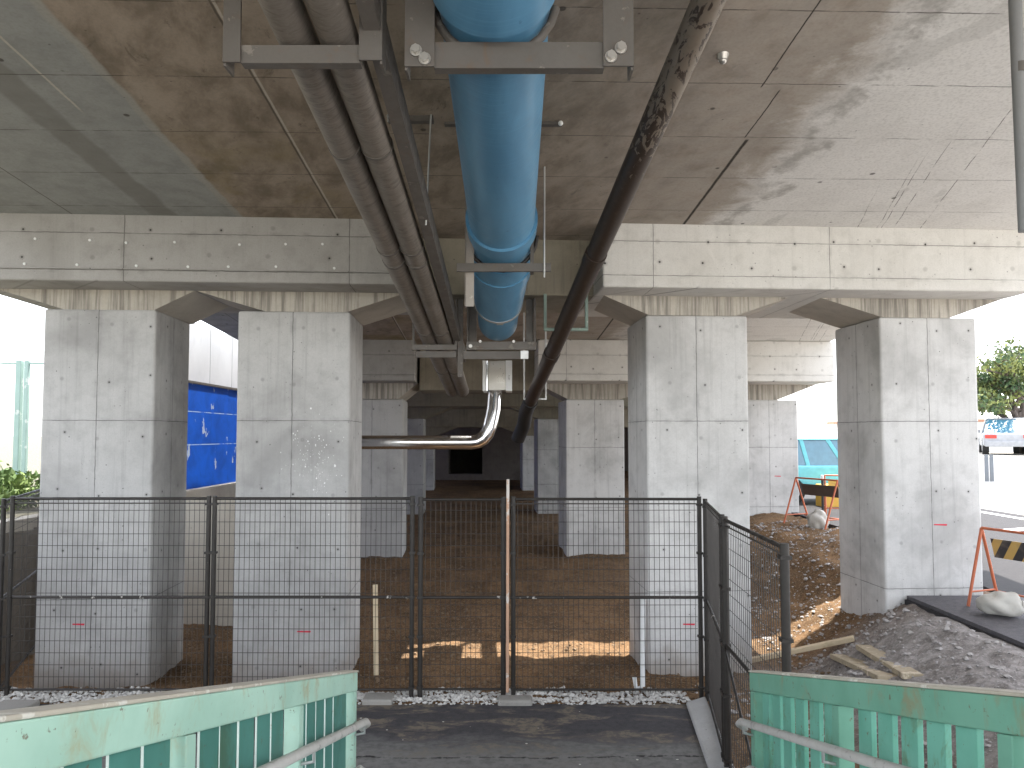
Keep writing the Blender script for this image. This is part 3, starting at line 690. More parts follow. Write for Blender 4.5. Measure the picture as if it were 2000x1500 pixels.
f1 = thing('pipe_hanger', at(1010, 130, d), 'big bolted steel hanger frame across the blue pipe at the top of the photo', 'pipe hanger', 'steel pipe hangers')
z0, z1 = PZ(133, d), PZ(82, d); zt = zdeck(d)+.05
crossbar(f1, PX(848, d, z0), PX(1180, d, z0), d, z0, z1, .1)
angle_post(f1, PX(791, d, z0), PX(849, d, z0), d-.004, z0+.002, zt, -1); angle_post(f1, PX(1178, d, z0), PX(1237, d, z0), d-.004, z0+.004, zt, 1)
for (x, y) in ((813, 100), (830, 116), (1212, 95), (1193, 112)): bolt(f1, at(x, y, d-.016))
m = MB(); c, r = blp(3.58); m.tube([c + Vector((math.cos(t)*(r+.03), 0, math.sin(t)*(r+.03))) for t in [R(190+16*i) for i in range(11)]], .022, 8); m.build('saddle', M['steel'], f1, org=f1.location)
f2 = thing('pipe_hanger', at(592, 110, d), 'dark steel hanger frame under the twin lagged pipes at the top of the photo', 'pipe hanger', 'steel pipe hangers')
z0, z1 = PZ(123, d), PZ(88, d)
crossbar(f2, PX(470, d, z0), PX(703, d, z0), d, z0, z1, .1)
angle_post(f2, PX(437, d, z0), PX(471, d, z0), d-.004, z0-.002, zt, -1); angle_post(f2, PX(702, d, z0), PX(747, d, z0), d-.004, z0+.008, zt, 1)
d = H2
f3 = thing('pipe_hanger', at(985, 522, d), 'steel hanger frame across the blue pipe just before the front crossbeam', 'pipe hanger', 'steel pipe hangers')
z0, z1 = PZ(530, d), PZ(514, d); crossbar(f3, PX(892, d, z0), PX(1076, d, z0), d, z0, z1, .05)
zt = zdeck(d)+.05
m = MB(); m.box((PX(908, d, z0), d+.06, z0-.3), (PX(925, d, z0), d+.075, zt)); m.box((PX(907, d, z0), d+.06, z0-.3), (PX(909, d, z0), d+.14, zt)); m.build('hanger_strap', M['steelL'], f3, org=f3.location)
m = MB(); m.box((PX(1036, d, z0), d+.06, z0), (PX(1043, d, z0), d+.14, zt)); m.build('hanger_strap', M['steel'], f3, org=f3.location)
m = MB(); dd_ = d-.03; m.tube([Vector((PX(1063, dd_, z0), dd_, z0-.06)), Vector((PX(1063, dd_, z0)+.004, dd_, zdeck(dd_)+.03))], .008, 8); m.build('hanger_rod', M['galv'], f3, org=f3.location)
m = MB(); c, r = blp(6.55); m.tube([c + Vector((math.cos(t)*(r+.035), 0, math.sin(t)*(r+.035))) for t in [R(185+17.5*i) for i in range(11)]], .018, 8); m.build('saddle', M['fence'], f3, org=f3.location)
d = H3
f4 = thing('pipe_hanger', at(975, 690, d), 'double barred steel frame carrying the end of the blue pipe below the front crossbeam', 'pipe hanger', 'steel pipe hangers')
z0, z1 = PZ(683, d), PZ(667, d)
crossbar(f4, PX(911, d, z0), PX(1047, d, z0), d, z0, z1, .05); crossbar(f4, PX(905, d+.06, z0), PX(1033, d+.06, z0), d+.06, PZ(701, d+.06), PZ(686, d+.06), .05)
ztb = 4.15
for (x0, x1, t0) in ((911, 914, 0), (1043, 1047, 0)):
    m = MB(); m.box((PX(x0, d, z0), d+.052, z0), (PX(x1, d, z0), d+.14, 4.02)); m.build('angle_post', M['steel'], f4, org=f4.location)
m = MB(); m.box((PX(914.5, d, z0), d+.12, z0), (PX(930, d, z0), d+.14, 4.02)); m.build('angle_post', M['steel'], f4, org=f4.location)
m = MB(); m.box((PX(1028, d, z0), d+.12, z0), (PX(1042.5, d, z0), d+.14, 4.02)); m.build('angle_post', M['steel'], f4, org=f4.location)
m = MB(); m.box((PX(893, d, z0), d+.07, PZ(735, d)), (PX(903, d, z0), d+.13, PZ(475, d))); m.build('hanger_strap', M['steel'], f4, org=f4.location)
for x, y in ((938, 667), (1003, 667)): bolt(f4, at(x, y, d-.01), .012)
bolt(f4, at(919, 676, d-.002), .016)
m = MB(); m.box((PX(1017, d, z0), d+.045, PZ(700, d)), (PX(1032, d, z0), d+.058, PZ(684, d))); m.build('plate_washer', M['galv'], f4, org=f4.location)
f5 = thing('pipe_hanger', at(848, 684, d), 'double barred steel frame under the far end of the twin lagged pipes', 'pipe hanger', 'steel pipe hangers')
crossbar(f5, PX(804, d, z0), PX(892, d, z0), d, PZ(683, d), PZ(673, d), .05); crossbar(f5, PX(812, d+.06, z0), PX(891, d+.06, z0), d+.06, PZ(698, d+.06), PZ(686, d+.06), .05)
for x0, x1 in ((804, 808), (888, 892)):
    m = MB(); m.box((PX(x0, d, z0), d+.052, z0), (PX(x1, d, z0), d+.1, 4.02)); m.build('angle_post', M['steel'], f5, org=f5.location)
# brackets of the drain pipe, square U-shaped
def ubracket(xl, xr, yb, yt, d, zt, mat, lab, tw=.035):
    z = PZ(yb, d); X0, X1 = PX(xl, d, z), PX(xr, d, z)
    o = thing('drain_bracket', Vector(((X0+X1)/2, d, z)), lab, 'bracket', 'drain pipe brackets')
    m = MB(); m.box((X0, d, z), (X1, d+.05, z+tw)); m.build('cradle_bar', mat, o, org=o.location, bevel=.004)
    for q in (X0, X1-tw):
        m = MB(); m.box((q, d, z+tw+.002), (q+tw, d+.05, zt)); m.build('hanger_leg', mat, o, org=o.location, bevel=.004)
M['brk'] = painted('bracket_green', (.2, .27, .23), worn=(.34, .36, .33), amt=.1, scale=9, rough=.5)
ubracket(1062, 1149, 646, 0, 8.35, 4.01, M['brk'], 'square green bracket holding the brown drain pipe under the front crossbeam')
ubracket(1022, 1068, 781, 0, 10.7, 4.5, M['galv'], 'small pale bracket at the far end of the brown drain pipe', .025)
# small ceiling rails with thin rods
o = thing('ceiling_rail', at(800, 215, 5.52), 'short steel rail under the deck with thin rods, left of the blue pipe', 'rail', 'ceiling rails')
zz = zdeck(5.5)
m = MB(); m.box((PX(757, 5.5, zz), 5.5, zz-.045), (PX(846, 5.5, zz), 5.56, zz+.02)); m.build('channel', M['steel'], o, org=o.location)
m = MB(); m.tube([Vector((PX(842, 5.5, zz), 5.49, zz)), Vector((PX(832, 5.5, 4), 5.49, PZ(440, 5.49)))], .007, 8); m.build('rod', M['galv'], o, org=o.location)
m = MB(); m.tube([Vector((PX(757, 5.5, zz), 5.49, zz+.02)), Vector((PX(757, 5.5, 4), 5.49, PZ(238, 5.49)))], .007, 8); m.build('rod', M['galv'], o, org=o.location)
o = thing('ceiling_rail', at(1080, 205, 5.6), 'short steel rail under the deck just right of the blue pipe', 'rail', 'ceiling rails')
m = MB(); m.box((PX(868, 5.6, zz), 5.6, zz-.03), (PX(1098, 5.6, zz), 5.65, zz+.02)); m.build('channel', M['steel'], o, org=o.location)
m = MB(); m.ball((PX(1095, 5.58, zz), 5.58, zz-.03), .02); m.build('bolt', M['white'], o, org=o.location)
p = at(1411, 71, 4.72)
m = MB(); m.tube([Vector((p.x, p.y, zdeck(p.y)+.02)), Vector((p.x, p.y, zdeck(p.y)-.03))], [.045, .03], 16); m.ball((p.x, p.y, zdeck(p.y)-.03), .028)
tag(m.build('ceiling_anchor', M['bolt'], org=(p.x, p.y, zdeck(p.y))), 'small round metal anchor in the deck right of the drain pipe', 'anchor')
# hanging grey down pipe at the right edge
o = thing('downpipe', at(1996, 440, 3.6), 'grey vertical downpipe at the very right edge of the photo', 'pipe')
X = PX(1997, 3.6, 3.8)
m = MB(); m.tube([(X, 3.6, PZ(452, 3.6)), (X-.016, 3.6, zdeck(3.6)+.03)], .03, 16); m.build('barrel', painted('grey_pvc', (.2, .2, .2), rough=.5), o, org=o.location)
m = MB(); m.tube([(X, 3.6, 4.2), (X, 3.6, 4.25)], .035, 16); m.build('band', M['steel'], o, org=o.location)
# a conduit line across the lower left of the ceiling is part of the deck paint; dark joint strip is in the deck material

# ------------------------------------------------------------------ mesh fence
GF = 'mesh fence panels round the work site'
def panel(P0, P1, zb, H, label, heavy=.042, brace=False, pr=None, posts=(1, 1)):
    P0, P1 = Vector((P0[0], P0[1], 0)), Vector((P1[0], P1[1], 0)); dv = P1-P0; L = dv.length; a = math.atan2(dv.y, dv.x)
    o = thing('fence_panel', (P0.x, P0.y, zb), label, 'fence panel', GF, a)
    for k, x in enumerate((heavy/2, L-heavy/2)):
        if not posts[k]: continue
        m = MB(); m.tube([(x, 0, -.02), (x, 0, H+.012)], heavy/2, 12); ps = m.build('post', M['fence'], o)
        for zc in (.08, H*.3, H*.497, H*.72, H-.06):
            c_ = MB(); c_.box((x-heavy*.62, -heavy*.62, zc-.012), (x+heavy*.62, heavy*.62, zc+.008)); c_.build('clamp', M['fence'], ps)
    for nm, z, r_, mt in (('top_rail', H-.012, .013, 'fence'), ('mid_rail', H*.495, .014, 'fencerail'), ('bottom_rail', .06, .011, 'fence')):
        m = MB(); m.tube([(heavy, 0, z), (L-heavy, 0, z)], r_, 10); m.build(nm, M[mt], o)
    if L > 1.2:
        m = MB(); m.tube([(heavy, .004, H-.055), (L-heavy, .004, H-.055)], .006, 6); m.build('top_wire', M['wire'], o)
    m = MB(); x = heavy+.02
    while x < L-heavy-.005:
        wv = .002*math.sin(x*9); m.tube([(x, .016+wv, .03), (x, .016-wv, H*.5), (x, .016+wv, H-.02)], .0025, 4, False, False); x += .0465
    z = .06
    while z < H-.02:
        m.tube([(heavy, .0205, z), (L*.5, .0205, z-.002), (L-heavy, .0205, z)], .0027, 4, False, False); z += .108
    m.build('wire_mesh', M['wire'], o)
    if brace:
        m = MB(); m.tube([(L*.02+.02, -.02, H*.5), (L*.55, -.02, .35)], .009, 8); m.build('brace', M['fence'], o)
    return o
FD = 6.84; FH = 1.8
fx = lambda x: PX(x, FD, 1.0)
panel((fx(15), FD), (fx(409.5), FD), .03, FH, 'dark wire mesh fence panel before the leftmost front pier')
panel((fx(412), FD), (fx(809), FD), .03, FH, 'dark wire mesh fence panel before the pier beside the blue hoarding', posts=(1, 1))
panel((fx(816), FD+.01), (fx(988), FD+.01), .03, FH-.01, 'narrow mesh gate leaf in the fence before the dark passage', .046)
panel((fx(998), FD), (fx(1372), FD), .03, FH-.005, 'dark wire mesh fence panel with the white pipe behind it, right of the gate leaf')
panel((1.765, 6.80), (PX(1413, 5.42, 1), 5.42), .02, FH-.01, 'mesh fence panel turning back from the corner beside the concrete kerb', brace=False)
panel((PX(1416, 5.38, 1), 5.38), (1.47, 4.0), .02, FH-.015, 'mesh fence panel nearest the camera, ending at a round post by the green railing', .05, brace=True)
panel((-4.71, 6.88), (-5.45, 8.7), .0, FH, 'mesh fence panel running back along the left side of the leftmost pier')
st = MB(); p0 = at(991, 1352, FD-.05); p1 = at(992, 936, FD-.05); st.tube([(p0.x, p0.y, p0.z), (p1.x, p1.y, p1.z)], .0135, 10)
tag(st.build('pole', painted('tan_pole', (.5, .3, .2), worn=(.55, .5, .45), amt=.15, scale=5, rough=.6), org=p0), 'thin tan pole standing against the gate leaf, taller than the fence', 'pole')
wp = MB(); a, b, c = at(1256, 1165, FD+.1), at(1255, 1340, FD+.1), at(1246, 1352, FD+.06)
wp.tube([a, b], .024, 12); o = wp.build('white_pipe', M['white'], org=b); tag(o, 'short white plastic pipe standing at the foot of the pier behind the fence', 'pipe')
m = MB(); m.tube([b+Vector((0, 0, -.01)), b+Vector((-.06, 0, -.02)), b+Vector((-.075, 0, .08))], .02, 10); m.build('elbow', M['white'], o, org=b)
sk = MB(); a = at(735, 1318, 7.4); b = at(733, 1142, 7.4); sk.bar(a, b, .045, .03, (0, 1, 0)); tag(sk.build('stake', M['palewood'], org=a), 'pale wooden survey stake in the earth left of the gate leaf', 'stake')
# stones at the fence foot
M['blk'] = concrete('weathered_block', (.3, .285, .26), (.18, .17, .155), blot=.9)
def block(name, x0, x1, y0, y1, d, mat, label, cat, dep=.2):
    a, b = at(x0, y1, d), at(x1, y0, d); m = MB(); m.box((a.x, d, -.02), (b.x, d+dep, .055))
    return tag(m.build(name, mat, org=((a.x+b.x)/2, d, 0), bevel=.02), label, cat)
block('concrete_block', 706, 766, 1347, 1372, 6.68, M['blk'], 'small grey concrete block on the gravel at the end of the left railing', 'block')
block('concrete_block', 972, 1040, 1354, 1370, 6.66, M['blk'], 'flat concrete footing stone under the tan pole', 'block', .16)
block('concrete_block', -40, 38, 1350, 1385, 6.4, M['blk'], 'pale stone block under the left end of the fence', 'block', .3)
# sloped concrete kerb by the right fence
kb = MB(); q = [at(1340, 1362, 6.7), at(1378, 1358, 6.74), at(1452, 1485, 5.0), at(1402, 1480, 5.0)]
for v in q: v.z = .05
kb.hexa([(v.x, v.y, -.1) for v in (q[0], q[1], q[2], q[3])] + [(q[0].x, q[0].y, .03), (q[1].x, q[1].y, .07), (q[2].x, q[2].y, .07), (q[3].x, q[3].y, .03)])
tag(kb.build('concrete_kerb', M['kerbc'], org=(1.5, 5.8, 0), bevel=.012), 'pale sloping concrete kerb between the dark asphalt and the right hand fence', 'kerb')

# ------------------------------------------------------------------ stair railings
M['edge'] = painted('lit_slat_edge', (.62, .7, .64), worn=(.4, .33, .25), amt=.08, scale=12)  # pale slat ends: light on their edges put into the colour
def rz(d): return EYE - (.111 + .2865*d)        # top of the railing along the ramp
def railing(X, d_end, d_start, inward, label, seed, railm, slatm, gap_):
    rnd = random.Random(seed)
    o = thing('ramp_railing', (X, d_end, rz(d_end)-1.06), label, 'railing', 'green railings of the ramp')
    T, Hr = .075, .104; tk = .0045 if inward > 0 else .011
    def sl(d, dz): return Vector((X, d, rz(d)+dz))
    def beamy(dz0, dz1, w_, name, mat, d0=d_start, d1=d_end, par=o, off=0, bev=.006):
        m = MB(); p = []
        for dz in (dz0, dz1):
            for (xx, dd) in ((-w_/2, d0), (w_/2, d0), (w_/2, d1), (-w_/2, d1)): p.append(Vector((X+off+xx, dd, rz(dd)+dz)))
        m.hexa(p); return m.build(name, mat, par, org=o.location, bevel=bev)
    tr_ = beamy(-.012-Hr, -.012, T, 'top_rail', railm)
    beamy(-.0115, 0, T+.012, 'rail_cap', M['capwear'], par=tr_, bev=.004); bpy.data.objects[-1] if False else None
    beamy(-1.0, -.955, .05, 'bottom_rail', railm)
    d = d_end-.02; k = 0
    posts = [d_end-.03]
    while posts[-1] > d_start + 1.2: posts.append(posts[-1]-1.09)
    for pd in posts:
        m = MB(); zt_ = rz(pd+.04)-.117; m.hexa([(X-.033, pd-.035, zt_-1.15), (X+.033, pd-.035, zt_-1.15), (X+.033, pd+.03, zt_-1.15), (X-.033, pd+.03, zt_-1.15),
                                               (X-.033, pd-.035, rz(pd-.035)-.118), (X+.033, pd-.035, rz(pd-.035)-.118), (X+.033, pd+.03, rz(pd+.03)-.118), (X-.033, pd+.03, rz(pd+.03)-.118)])
        m.build('post', railm, o, org=o.location, bevel=.004)
    d = d_end-.13
    while d > d_start:
        if all(abs(d-.06-pd) > .085 for pd in posts):
            a_, b_ = d-gap_, d; jx_ = rnd.uniform(-.003, .003)
            m = MB(); p = []
            for zz0, zz1 in ((-.954, -.954), (-.118, -.118)):
                for (xx, dd, q) in ((-tk, a_, 0), (tk, a_, 0), (tk, b_, 0), (-tk, b_, 0)): p.append(Vector((X+xx+jx_, dd, rz(dd)+zz0)))
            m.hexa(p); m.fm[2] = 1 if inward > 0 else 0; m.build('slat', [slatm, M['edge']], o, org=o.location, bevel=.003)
        d -= .165
    for j, (off, dz, r_) in enumerate(((.085, -.29, .021), (.085, -.53, .02))):
        xh = X + inward*off; m = MB(); e = d_end - (.0 if j == 0 else .15)
        m.tube([Vector((xh, d_start, rz(d_start)+dz)), Vector((xh, e, rz(e)+dz)), Vector((xh, e+.05, rz(e)+dz-.03)), Vector((xh-inward*.04, e+.06, rz(e)+dz-.06))], r_, 12)
        hr = m.build('handrail', M['handrail'], o, org=o.location)
        for pd in posts:
            m = MB(); m.tube([(X+inward*.03, pd, rz(pd)+dz-.07), (xh, pd, rz(pd)+dz-.06), (xh, pd, rz(pd)+dz-.015)], .008, 8); m.build('bracket', M['galv'], hr, org=o.location)
    return o
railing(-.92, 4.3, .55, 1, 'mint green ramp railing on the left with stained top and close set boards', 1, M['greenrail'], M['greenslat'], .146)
railing(1.395, 4.3, .75, -1, 'green ramp railing on the right with gaps between boards, before the rubble heap', 2, green('rail_green_paint', (.15, .34, .25), (.115, .28, .2), (.24, .2, .11)), green('slat_pale_green_paint', (.15, .39, .3), (.1, .3, .22), (.1, .13, .05)), .108)

# ------------------------------------------------------------------ left side: walls, hoarding, posts
rw = MB(); rw.box((-6.25, 4.5, -.8), (-6.02, 33.4, 1.37)); tag(rw.build('retaining_wall', M['wallc'], org=(-6.1, 10, 0), bevel=.01), 'long low concrete retaining wall along the left side of the viaduct', 'wall')
cw = MB(); cw.box((-6.0, 10.45, -.8), (-2.9, 10.75, 1.5)); tag(cw.build('concrete_wall', M['wallc'], org=(-4.4, 10.45, 0), bevel=.01), 'beige concrete wall seen between the two left front piers below the blue hoarding', 'wall')
hb = thing('blue_hoarding', (-6.07, 10.8, 1.6), 'bright blue site hoarding with flaking white paint between the two left front piers', 'hoarding')
for i in range(9):
    y0 = 10.8 + i*2.5; m = MB(); m.box((-6.1+.004*(i % 2), y0, 1.385), (-6.07+.004*(i % 2), y0+2.49, 3.38)); m.build('panel', M['hoard'], hb, org=(-6.07, y0, 1.6)).location = (0, y0-10.8, 0)
m = MB(); m.box((-6.13, 10.8, 3.39), (-6.04, 33.2, 3.43)); m.build('top_trim', M['steel'], hb, org=hb.location)
M['clad'] = painted('grey_cladding', (.5, .5, .5), scale=2, rough=.45, stain=(.36, .36, .37), samt=.5, vert=True)
cl = thing('clad_wall', (-6.6, 11, 1.3), 'white metal clad wall rising behind the blue hoarding', 'wall')
for i in range(12):
    y0 = 11 + i*1.25; m = MB(); m.box((-6.6, y0, 1.3), (-6.55, y0+1.235, 4.72)); m.build('cladding_sheet', M['clad'], cl, org=cl.location, bevel=.006)
bw = thing('board_wall', (-5.95, 7.6, -.2), 'dark brown vertical board lining on the wall left of the leftmost pier', 'wall')
for i in range(10):
    y0 = 7.2 + i*.24; m = MB(); m.box((-6.015, y0, -.5), (-5.98+.006*(i % 3), y0+.232, 1.24-.01*(i % 3))); m.build('plank', M['board'], bw, org=bw.location)
def gpost(x, xa, lab, r=.05):
    d = 12.0; X = PX(x, d, 2); o = thing('green_post', (X, d, 1.3), lab, 'post', 'green posts beyond the retaining wall')
    m = MB(); m.box((X-r, d-r, 1.25), (X+r, d+r, PZ(704, d))); m.build('upright', mint, o, org=o.location, bevel=.01)
    m = MB(); zt_ = PZ(708, d); m.box((min(X, PX(xa, d, 2)), d-.02, zt_-.03), (max(X, PX(xa, d, 2)), d+.02, zt_)); m.build('arm', mint, o, org=o.location)
mint = painted('mint_post', (.3, .42, .38), worn=(.5, .55, .52), amt=.12, scale=6, rough=.5)
gpost(33, -60, 'pale green steel post with an arm to the left, beyond the retaining wall', .045)
gpost(48, 84, 'slimmer green steel post with a short arm to the right, beyond the retaining wall', .035)
# foliage helper
def leaves(m, c, rad, n, sz, rnd, flat=1.0):
    for _ in range(n):
        while True:
            v = Vector((rnd.uniform(-1, 1), rnd.uniform(-1, 1), rnd.uniform(-1, 1)))
            if v.length < 1: break
        p = Vector(c) + Vector((v.x*rad, v.y*rad, v.z*rad*flat)); a = Vector((rnd.uniform(-1, 1), rnd.uniform(-1, 1), rnd.uniform(-.5, .7))).normalized()
        b = a.orthogonal(); b.rotate(Matrix.Rotation(rnd.uniform(0, 6.3), 3, a)); c2 = a.cross(b); s_ = sz*rnd.uniform(.6, 1.3)
        m.add([p-b*s_*.45, p+c2*s_, p+b*s_*.45, p-c2*s_], [(0, 1, 2, 3)])
def bush(x, y, z, r, lab, grp, seed, n=900):
    rnd = random.Random(seed); o = thing('bush', (x, y, z), lab, 'bush', grp); m = MB()
    for i in range(12): leaves(m, (x+rnd.uniform(-r, r)*.7, y+rnd.uniform(-r, r)*.7, z+r*rnd.uniform(.15, 1.1)), r*.45, n//6, .042, rnd)
    m.build('foliage', M['hedge'], o, org=o.location)
    m = MB()
    for i in range(6): m.tube([(x, y, z-.1), (x+rnd.uniform(-r, r)*.6, y+rnd.uniform(-r, r)*.6, z+r*rnd.uniform(.5, 1))], [.02, .006], 6)
    m.build('stems', M['bark'], o, org=o.location)
bush(-7.7, 11.2, 1.0, .62, 'leafy green bush beyond the retaining wall at the left photo edge', 'bushes', 3)
bush(-6.75, 9.6, 1.3, .3, 'small scrubby bush on top of the wall left of the leftmost pier', 'bushes', 4, 260)
bush(-9.4, 12.5, 1.0, .8, 'larger green bush beyond the retaining wall, outermost left', 'bushes', 5)

# ------------------------------------------------------------------ right side: timbers, barricades, vehicles, tree
def plank(name, a, b, w_, h_, mat, lab, cat='plank', up=(0, 0, 1), grp='timbers lying on the earth'):
    m = MB(); m.bar(a, b, w_, h_, up); return tag(m.build(name, mat, org=(Vector(a)+Vector(b))/2, bevel=.006), lab, cat, grp)
def gp(x, y, lo=3.5, hi=16):   # point where the pixel ray meets the ground
    d = lo
    while d < hi:
        p = at(x, y, d)
        if p.z < gz(p.x, d): return p
        d += .02
    return at(x, y, hi)
up_ = Vector((0, 0, .03))
plank('timber_plank', gp(1640, 1282), gp(1738, 1326), .2, .05, M['wood'], 'weathered tan board lying on the earth before the rubble heap, the left of two')
plank('timber_plank', gp(1688, 1264), gp(1784, 1322), .17, .05, M['wood'], 'weathered tan board half buried in the rubble heap, the right of two')
plank('timber_plank', gp(1440, 1300)+up_, gp(1668, 1252)+up_, .1, .05, M['palewood'], 'long pale timber lying crosswise behind the right hand fence')
def barricade(P, rot, L, Hh, board, lab, bs=-1, sp_=.23):
    o = thing('barricade', P, lab, 'barricade', 'orange A-frame barricades', rot)
    for x in (0, L):
        for s_ in (-1, 1):
            m = MB(); m.tube([(x + (0.0), s_*.0, Hh), (x, s_*sp_, 0)], .016, 8); m.build('leg', M['orange'], o)
        m = MB(); m.tube([(x, -sp_*.82, .15), (x, sp_*.82, .15)], .011, 8); m.build('leg_tie', M['orange'], o)
    m = MB(); m.tube([(0, 0, Hh), (L, 0, Hh)], .015, 8); m.build('top_bar', M['orange'], o)
    for s_ in (bs,):
        m = MB(); m.tube([(0, s_*.2, .13), (L, s_*.2, .13)], .011, 8); m.build('foot_bar', M['orange'], o)
        t0, t1 = Hh*.62, Hh*.87
        m = MB(); y0, y1 = s_*(1-t0/Hh)*sp_+s_*.018, s_*(1-t1/Hh)*sp_+s_*.018
        m.hexa([(.06, y0, t0), (L-.06, y0, t0), (L-.06, y0+.01, t0), (.06, y0+.01, t0), (.06, y1, t1), (L-.06, y1, t1), (L-.06, y1+.01, t1), (.06, y1+.01, t1)])
        m.build('striped_board', board, o)
    return o
bA = at(1921, 1168, 8.05); bA.z = zroad(8.0)+.01
barricade(bA, R(-70), 1.2, .82, M['stripe'], 'orange tube barricade with a black and amber striped board at the right photo edge', 1)
bB = at(1556, 1015, 13.7); bB.z = gz(bB.x, 13.7)
barricade(bB, R(-66), .95, .82, plain('dark_board', (.09, .065, .055), .6), 'orange barricade with a dark board leaning by the second row pier', 1, .31)
M['amber'] = painted('amber_board', (.6, .36, .07), scale=6, rough=.6, stain=(.3, .2, .1), samt=.5)
bC = at(1612, 990, 15.2); bC.z = zroad(15.2)
barricade(bC, R(-20), 1.2, .78, M['amber'], 'orange barricade with an amber board, farther back by the turquoise car')
M_ = 0
def sack(c, r, sc, lab, rot=0.0):
    m = MB(); m.ball((0, 0, 0), r, 36, 24, .25, sc)
    for q in m.v:
        k = mnoise.noise(Vector((q.x*9+c[0], q.y*9, q.z*14))); q *= 1 + .05*k - .04*abs(mnoise.noise(q*16)); q.z = max(q.z, -r*sc[2]*.62)
    o = m.build('sandbag', M['bag']); o.location = c; o.rotation_euler.z = rot
    tag(o, lab, 'sandbag', 'white sandbags')
    k = MB(); k.ball((r*sc[0]*.95, 0, .01), .045, 8, 6, .4, (1.4, 1, .8)); k.tube([(r*sc[0]*.8, 0, .01), (r*sc[0]*1.05, 0, .0)], [.05, .03], 8); k.build('tied_neck', M['bag'], o)
p = at(1957, 1178, 7.55); sack((p.x, p.y, zroad(7.5)+.12), .21, (1.0, .8, .64), 'white sandbag on the asphalt at the foot of the near barricade', R(-20))
p = at(1597, 1012, 13.2); sack((p.x, p.y, gz(p.x, 13.2)+.13), .24, (.8, .7, .85), 'white sandbag leaning in the barricade beside the second row pier', R(30))
bd = thing('bollard', (PX(1607, 15.9, 1), 15.9, zroad(15.9)), 'small dark bollard with a white top before the turquoise car', 'bollard')
m = MB(); m.tube([(bd.location.x, 15.9, zroad(15.9)), (bd.location.x, 15.9, PZ(936, 15.9))], .028, 10); m.build('shaft', M['blackp'], bd, org=bd.location)
m = MB(); m.tube([(bd.location.x, 15.9, PZ(936, 15.9)), (bd.location.x, 15.9, PZ(928, 15.9))], .035, 10); m.build('cap', M['white'], bd, org=bd.location)
ys_ = MB(); X = PX(1626, 16.4, 1.2); ys_.box((X-.22, 16.4, zroad(16.4)), (X+1.1, 16.8, PZ(947, 16.4))); tag(ys_.build('yellow_crate', painted('amber_paint', (.62, .36, .06), scale=6, rough=.6), org=(X, 16.4, zroad(16.4)), bevel=.02), 'amber yellow water filled barrier block behind the far barricade', 'barrier')

def car(loc, rot, L, W, H, body, kind, lab, glass):
    o = thing('parked_car', loc, lab, 'car', 'cars parked beyond the viaduct', rot)
    g_ = .2; belt = H*.58
    if kind == 'van': prof = [(0, .28), (0, belt*.95), (.1, belt), (L-.95, belt), (L-.1, belt*.82), (L, .55), (L, .28)]; cab = (.12, .28, L-1.35, L-.75)
    else: prof = [(0, .32), (.02, belt*.98), (.25, belt*1.02), (L-1.3, belt), (L-.15, belt*.8), (L, .5), (L, .3)]; cab = (.35, 1.15, L-2.2, L-1.35)
    m = MB(); m.prism([(x, -W/2, z) for x, z in prof], (0, W, 0)); m.build('body', body, o, bevel=.06, segs=3)
    i = .13
    m = MB(); x0, x1, x2, x3 = cab
    m.hexa([(x0, -W/2+.05, belt-.03), (x3, -W/2+.05, belt-.03), (x3, W/2-.05, belt-.03), (x0, W/2-.05, belt-.03), (x1, -W/2+i+.05, H-.05), (x2, -W/2+i+.05, H-.05), (x2, W/2-i-.05, H-.05), (x1, W/2-i-.05, H-.05)])
    m.build('windows', glass, o, bevel=.03)
    m = MB(); m.hexa([(x1-.06, -W/2+i, H-.06), (x2+.1, -W/2+i, H-.06), (x2+.1, W/2-i, H-.06), (x1-.06, W/2-i, H-.06), (x1+.1, -W/2+i+.1, H), (x2-.1, -W/2+i+.1, H), (x2-.1, W/2-i-.1, H), (x1+.1, W/2-i-.1, H)])
    m.build('roof', body, o, bevel=.025)
    for s_ in (-1, 1):
        m = MB()
        for t in (.36, .68):
            xa, xb = x0 + (x3-x0)*t, x1 + (x2-x1)*t; m.bar((xa, s_*(W/2-.045), belt-.03), (xb, s_*(W/2-i-.045), H-.05), .09, .02, (0, s_, 0))
        m.build('pillars', body, o)
        for x in (L*.19, L*.8):
            m = MB(); m.tube([(x, s_*(W/2-.2), .31), (x, s_*(W/2+.005), .31)], .31, 20, smooth=False); wh = m.build('wheel', M['tyre'], o)
            m = MB(); m.tube([(x, s_*(W/2), .31), (x, s_*(W/2+.012), .31)], .19, 16, smooth=False); m.build('rim', M['rim'], wh)
        m = MB(); m.box((-.02, s_*(W/2-.42), belt*.76), (.05, s_*(W/2-.06), belt*.92)); m.build('tail_light', M['tail'], o, bevel=.01)
        m = MB(); m.box((L-.08, s_*(W/2-.4), belt*.6), (L+.0, s_*(W/2-.1), belt*.74)); m.build('headlight', M['white'], o, bevel=.01)
        m = MB(); m.box((x3-.25, s_*(W/2-.02), belt+.02), (x3-.1, s_*(W/2+.16), belt+.14)); m.build('wing_mirror', body, o, bevel=.02)
    m = MB(); m.box((-.05, -W/2+.05, .3), (.04, W/2-.05, .52)); m.build('bumper', body, o, bevel=.03)
    return o
p = at(1545, 945, 17.6); car((p.x-.95, 17.7, zroad(17.7)), R(4), 3.6, 1.55, 1.55, plain('turquoise_paint', (.1, .42, .48), .25), 'van', 'turquoise hatchback parked between the second row pier and the road edge pier', M['glass'])
car((PX(1985, 27.2, 1.7)-.35, 27.0, 1.68), R(60), 4.3, 1.65, 1.38, plain('white_car_paint', (.3, .31, .33), .2), 'sedan', 'white sedan with red tail lights parked on the raised lot at the right photo edge', M['glass'])
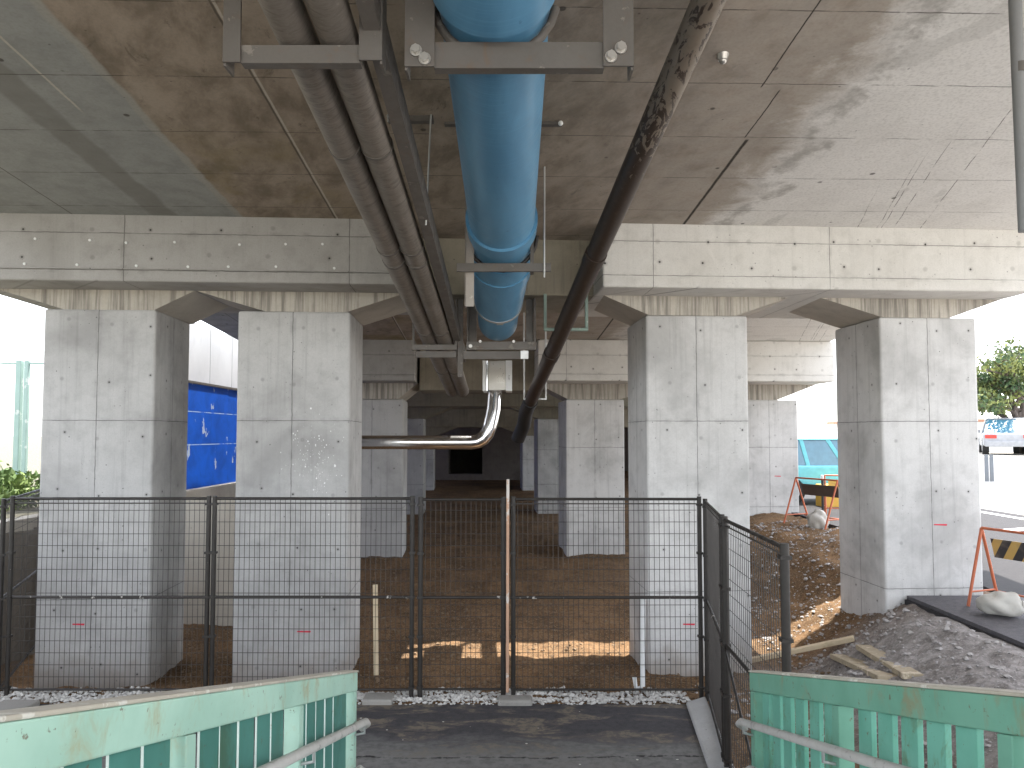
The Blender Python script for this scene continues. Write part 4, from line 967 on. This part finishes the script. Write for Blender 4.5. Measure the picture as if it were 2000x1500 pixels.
car((PX(2000, 27.6, 1.7)+1.0, 28.2, 1.68), R(55), 4.3, 1.65, 1.38, plain('dark_car_paint', (.03, .04, .07), .2), 'sedan', 'dark blue sedan behind the white one at the right photo edge', M['dglass'])
lw = thing('lot_wall', (20, 25, .9), 'white wall below the raised car lot at the right photo edge', 'wall')
m = MB(); m.box((14.6, 24.8, .8), (45, 25.04, 1.68)); m.build('wall', painted('lot_wall_render', (.55, .55, .56), scale=3, rough=.8), lw, org=lw.location)
for x0 in (1923, 1933):
    m = MB(); m.box((PX(x0, 24.8, 1.4), 24.78, PZ(940, 24.8)), (PX(x0+7, 24.8, 1.4), 24.81, PZ(888, 24.8))); m.build('window', M['dglass'], lw, org=lw.location)
rb = MB(); rb.box((17.4, 33, 1.6), (24, 40, 3.0)); o = rb.build('garage', M['white'], org=(19, 33, 1.6)); tag(o, 'low white outbuilding behind the sedans, under the tree', 'building')
m = MB(); m.prism([(17.1, 32.8, 3.0), (24.3, 32.8, 3.0), (24.3, 40.2, 3.0), (17.1, 40.2, 3.0)], (0, 0, .12)); m.build('roof', painted('terracotta', (.45, .22, .14), rough=.8), o, org=(19, 33, 1.6))
m = MB(); m.box((18.2, 32.97, 1.65), (18.9, 33.0, 2.7)); m.build('door', M['dglass'], o, org=(19, 33, 1.6))
# tree
def tree(base, H, lab, seed, spread, lsz=.1, nleaf=46):
    rnd = random.Random(seed); o = thing('tree', base, lab, 'tree'); tm = MB(); lm = MB(); tips = []
    def grow(p, d, ln, r, lev):
        pts = [p]; q = p.copy(); dd = d.copy()
        for i in range(4):
            dd = (dd + Vector((rnd.uniform(-1, 1), rnd.uniform(-1, 1), rnd.uniform(-.5, .6)))*.22).normalized(); q = q + dd*ln/4; pts.append(q.copy())
        tm.tube(pts, [r*(1-.14*i) for i in range(5)], 7 if lev < 2 else 5)
        if lev >= 2: tips.extend(pts[2:])
        if lev < 4:
            for k in range(3 if lev else 5):
                nd_ = (dd + Vector((rnd.uniform(-1, 1), rnd.uniform(-1, 1), rnd.uniform(-.35, .55)))*(.9 if lev else spread)).normalized()
                grow(pts[rnd.choice((2, 3, 4))], nd_, ln*rnd.uniform(.62, .88), r*.55, lev+1)
    grow(Vector(base), Vector((-.15, 0, 1)), H*.26, H*.035, 0)
    for t in tips:
        if rnd.random() < .7: leaves(lm, t, H*.06, nleaf, lsz, rnd, .6)
    tm.build('trunk', M['bark'], o, org=base); lm.build('crown', M['leaf'], o, org=base)
tree(Vector((20.6, 29.6, 1.5)), 7.2, 'gnarled leafy tree above the parked sedans at the right photo edge', 11, 1.15, .075, 15)
bush(9.5*1.55, 19.5, zroad(19.5), .5, 'low green shrub beside the road at the right photo edge', 'bushes', 8, 500)
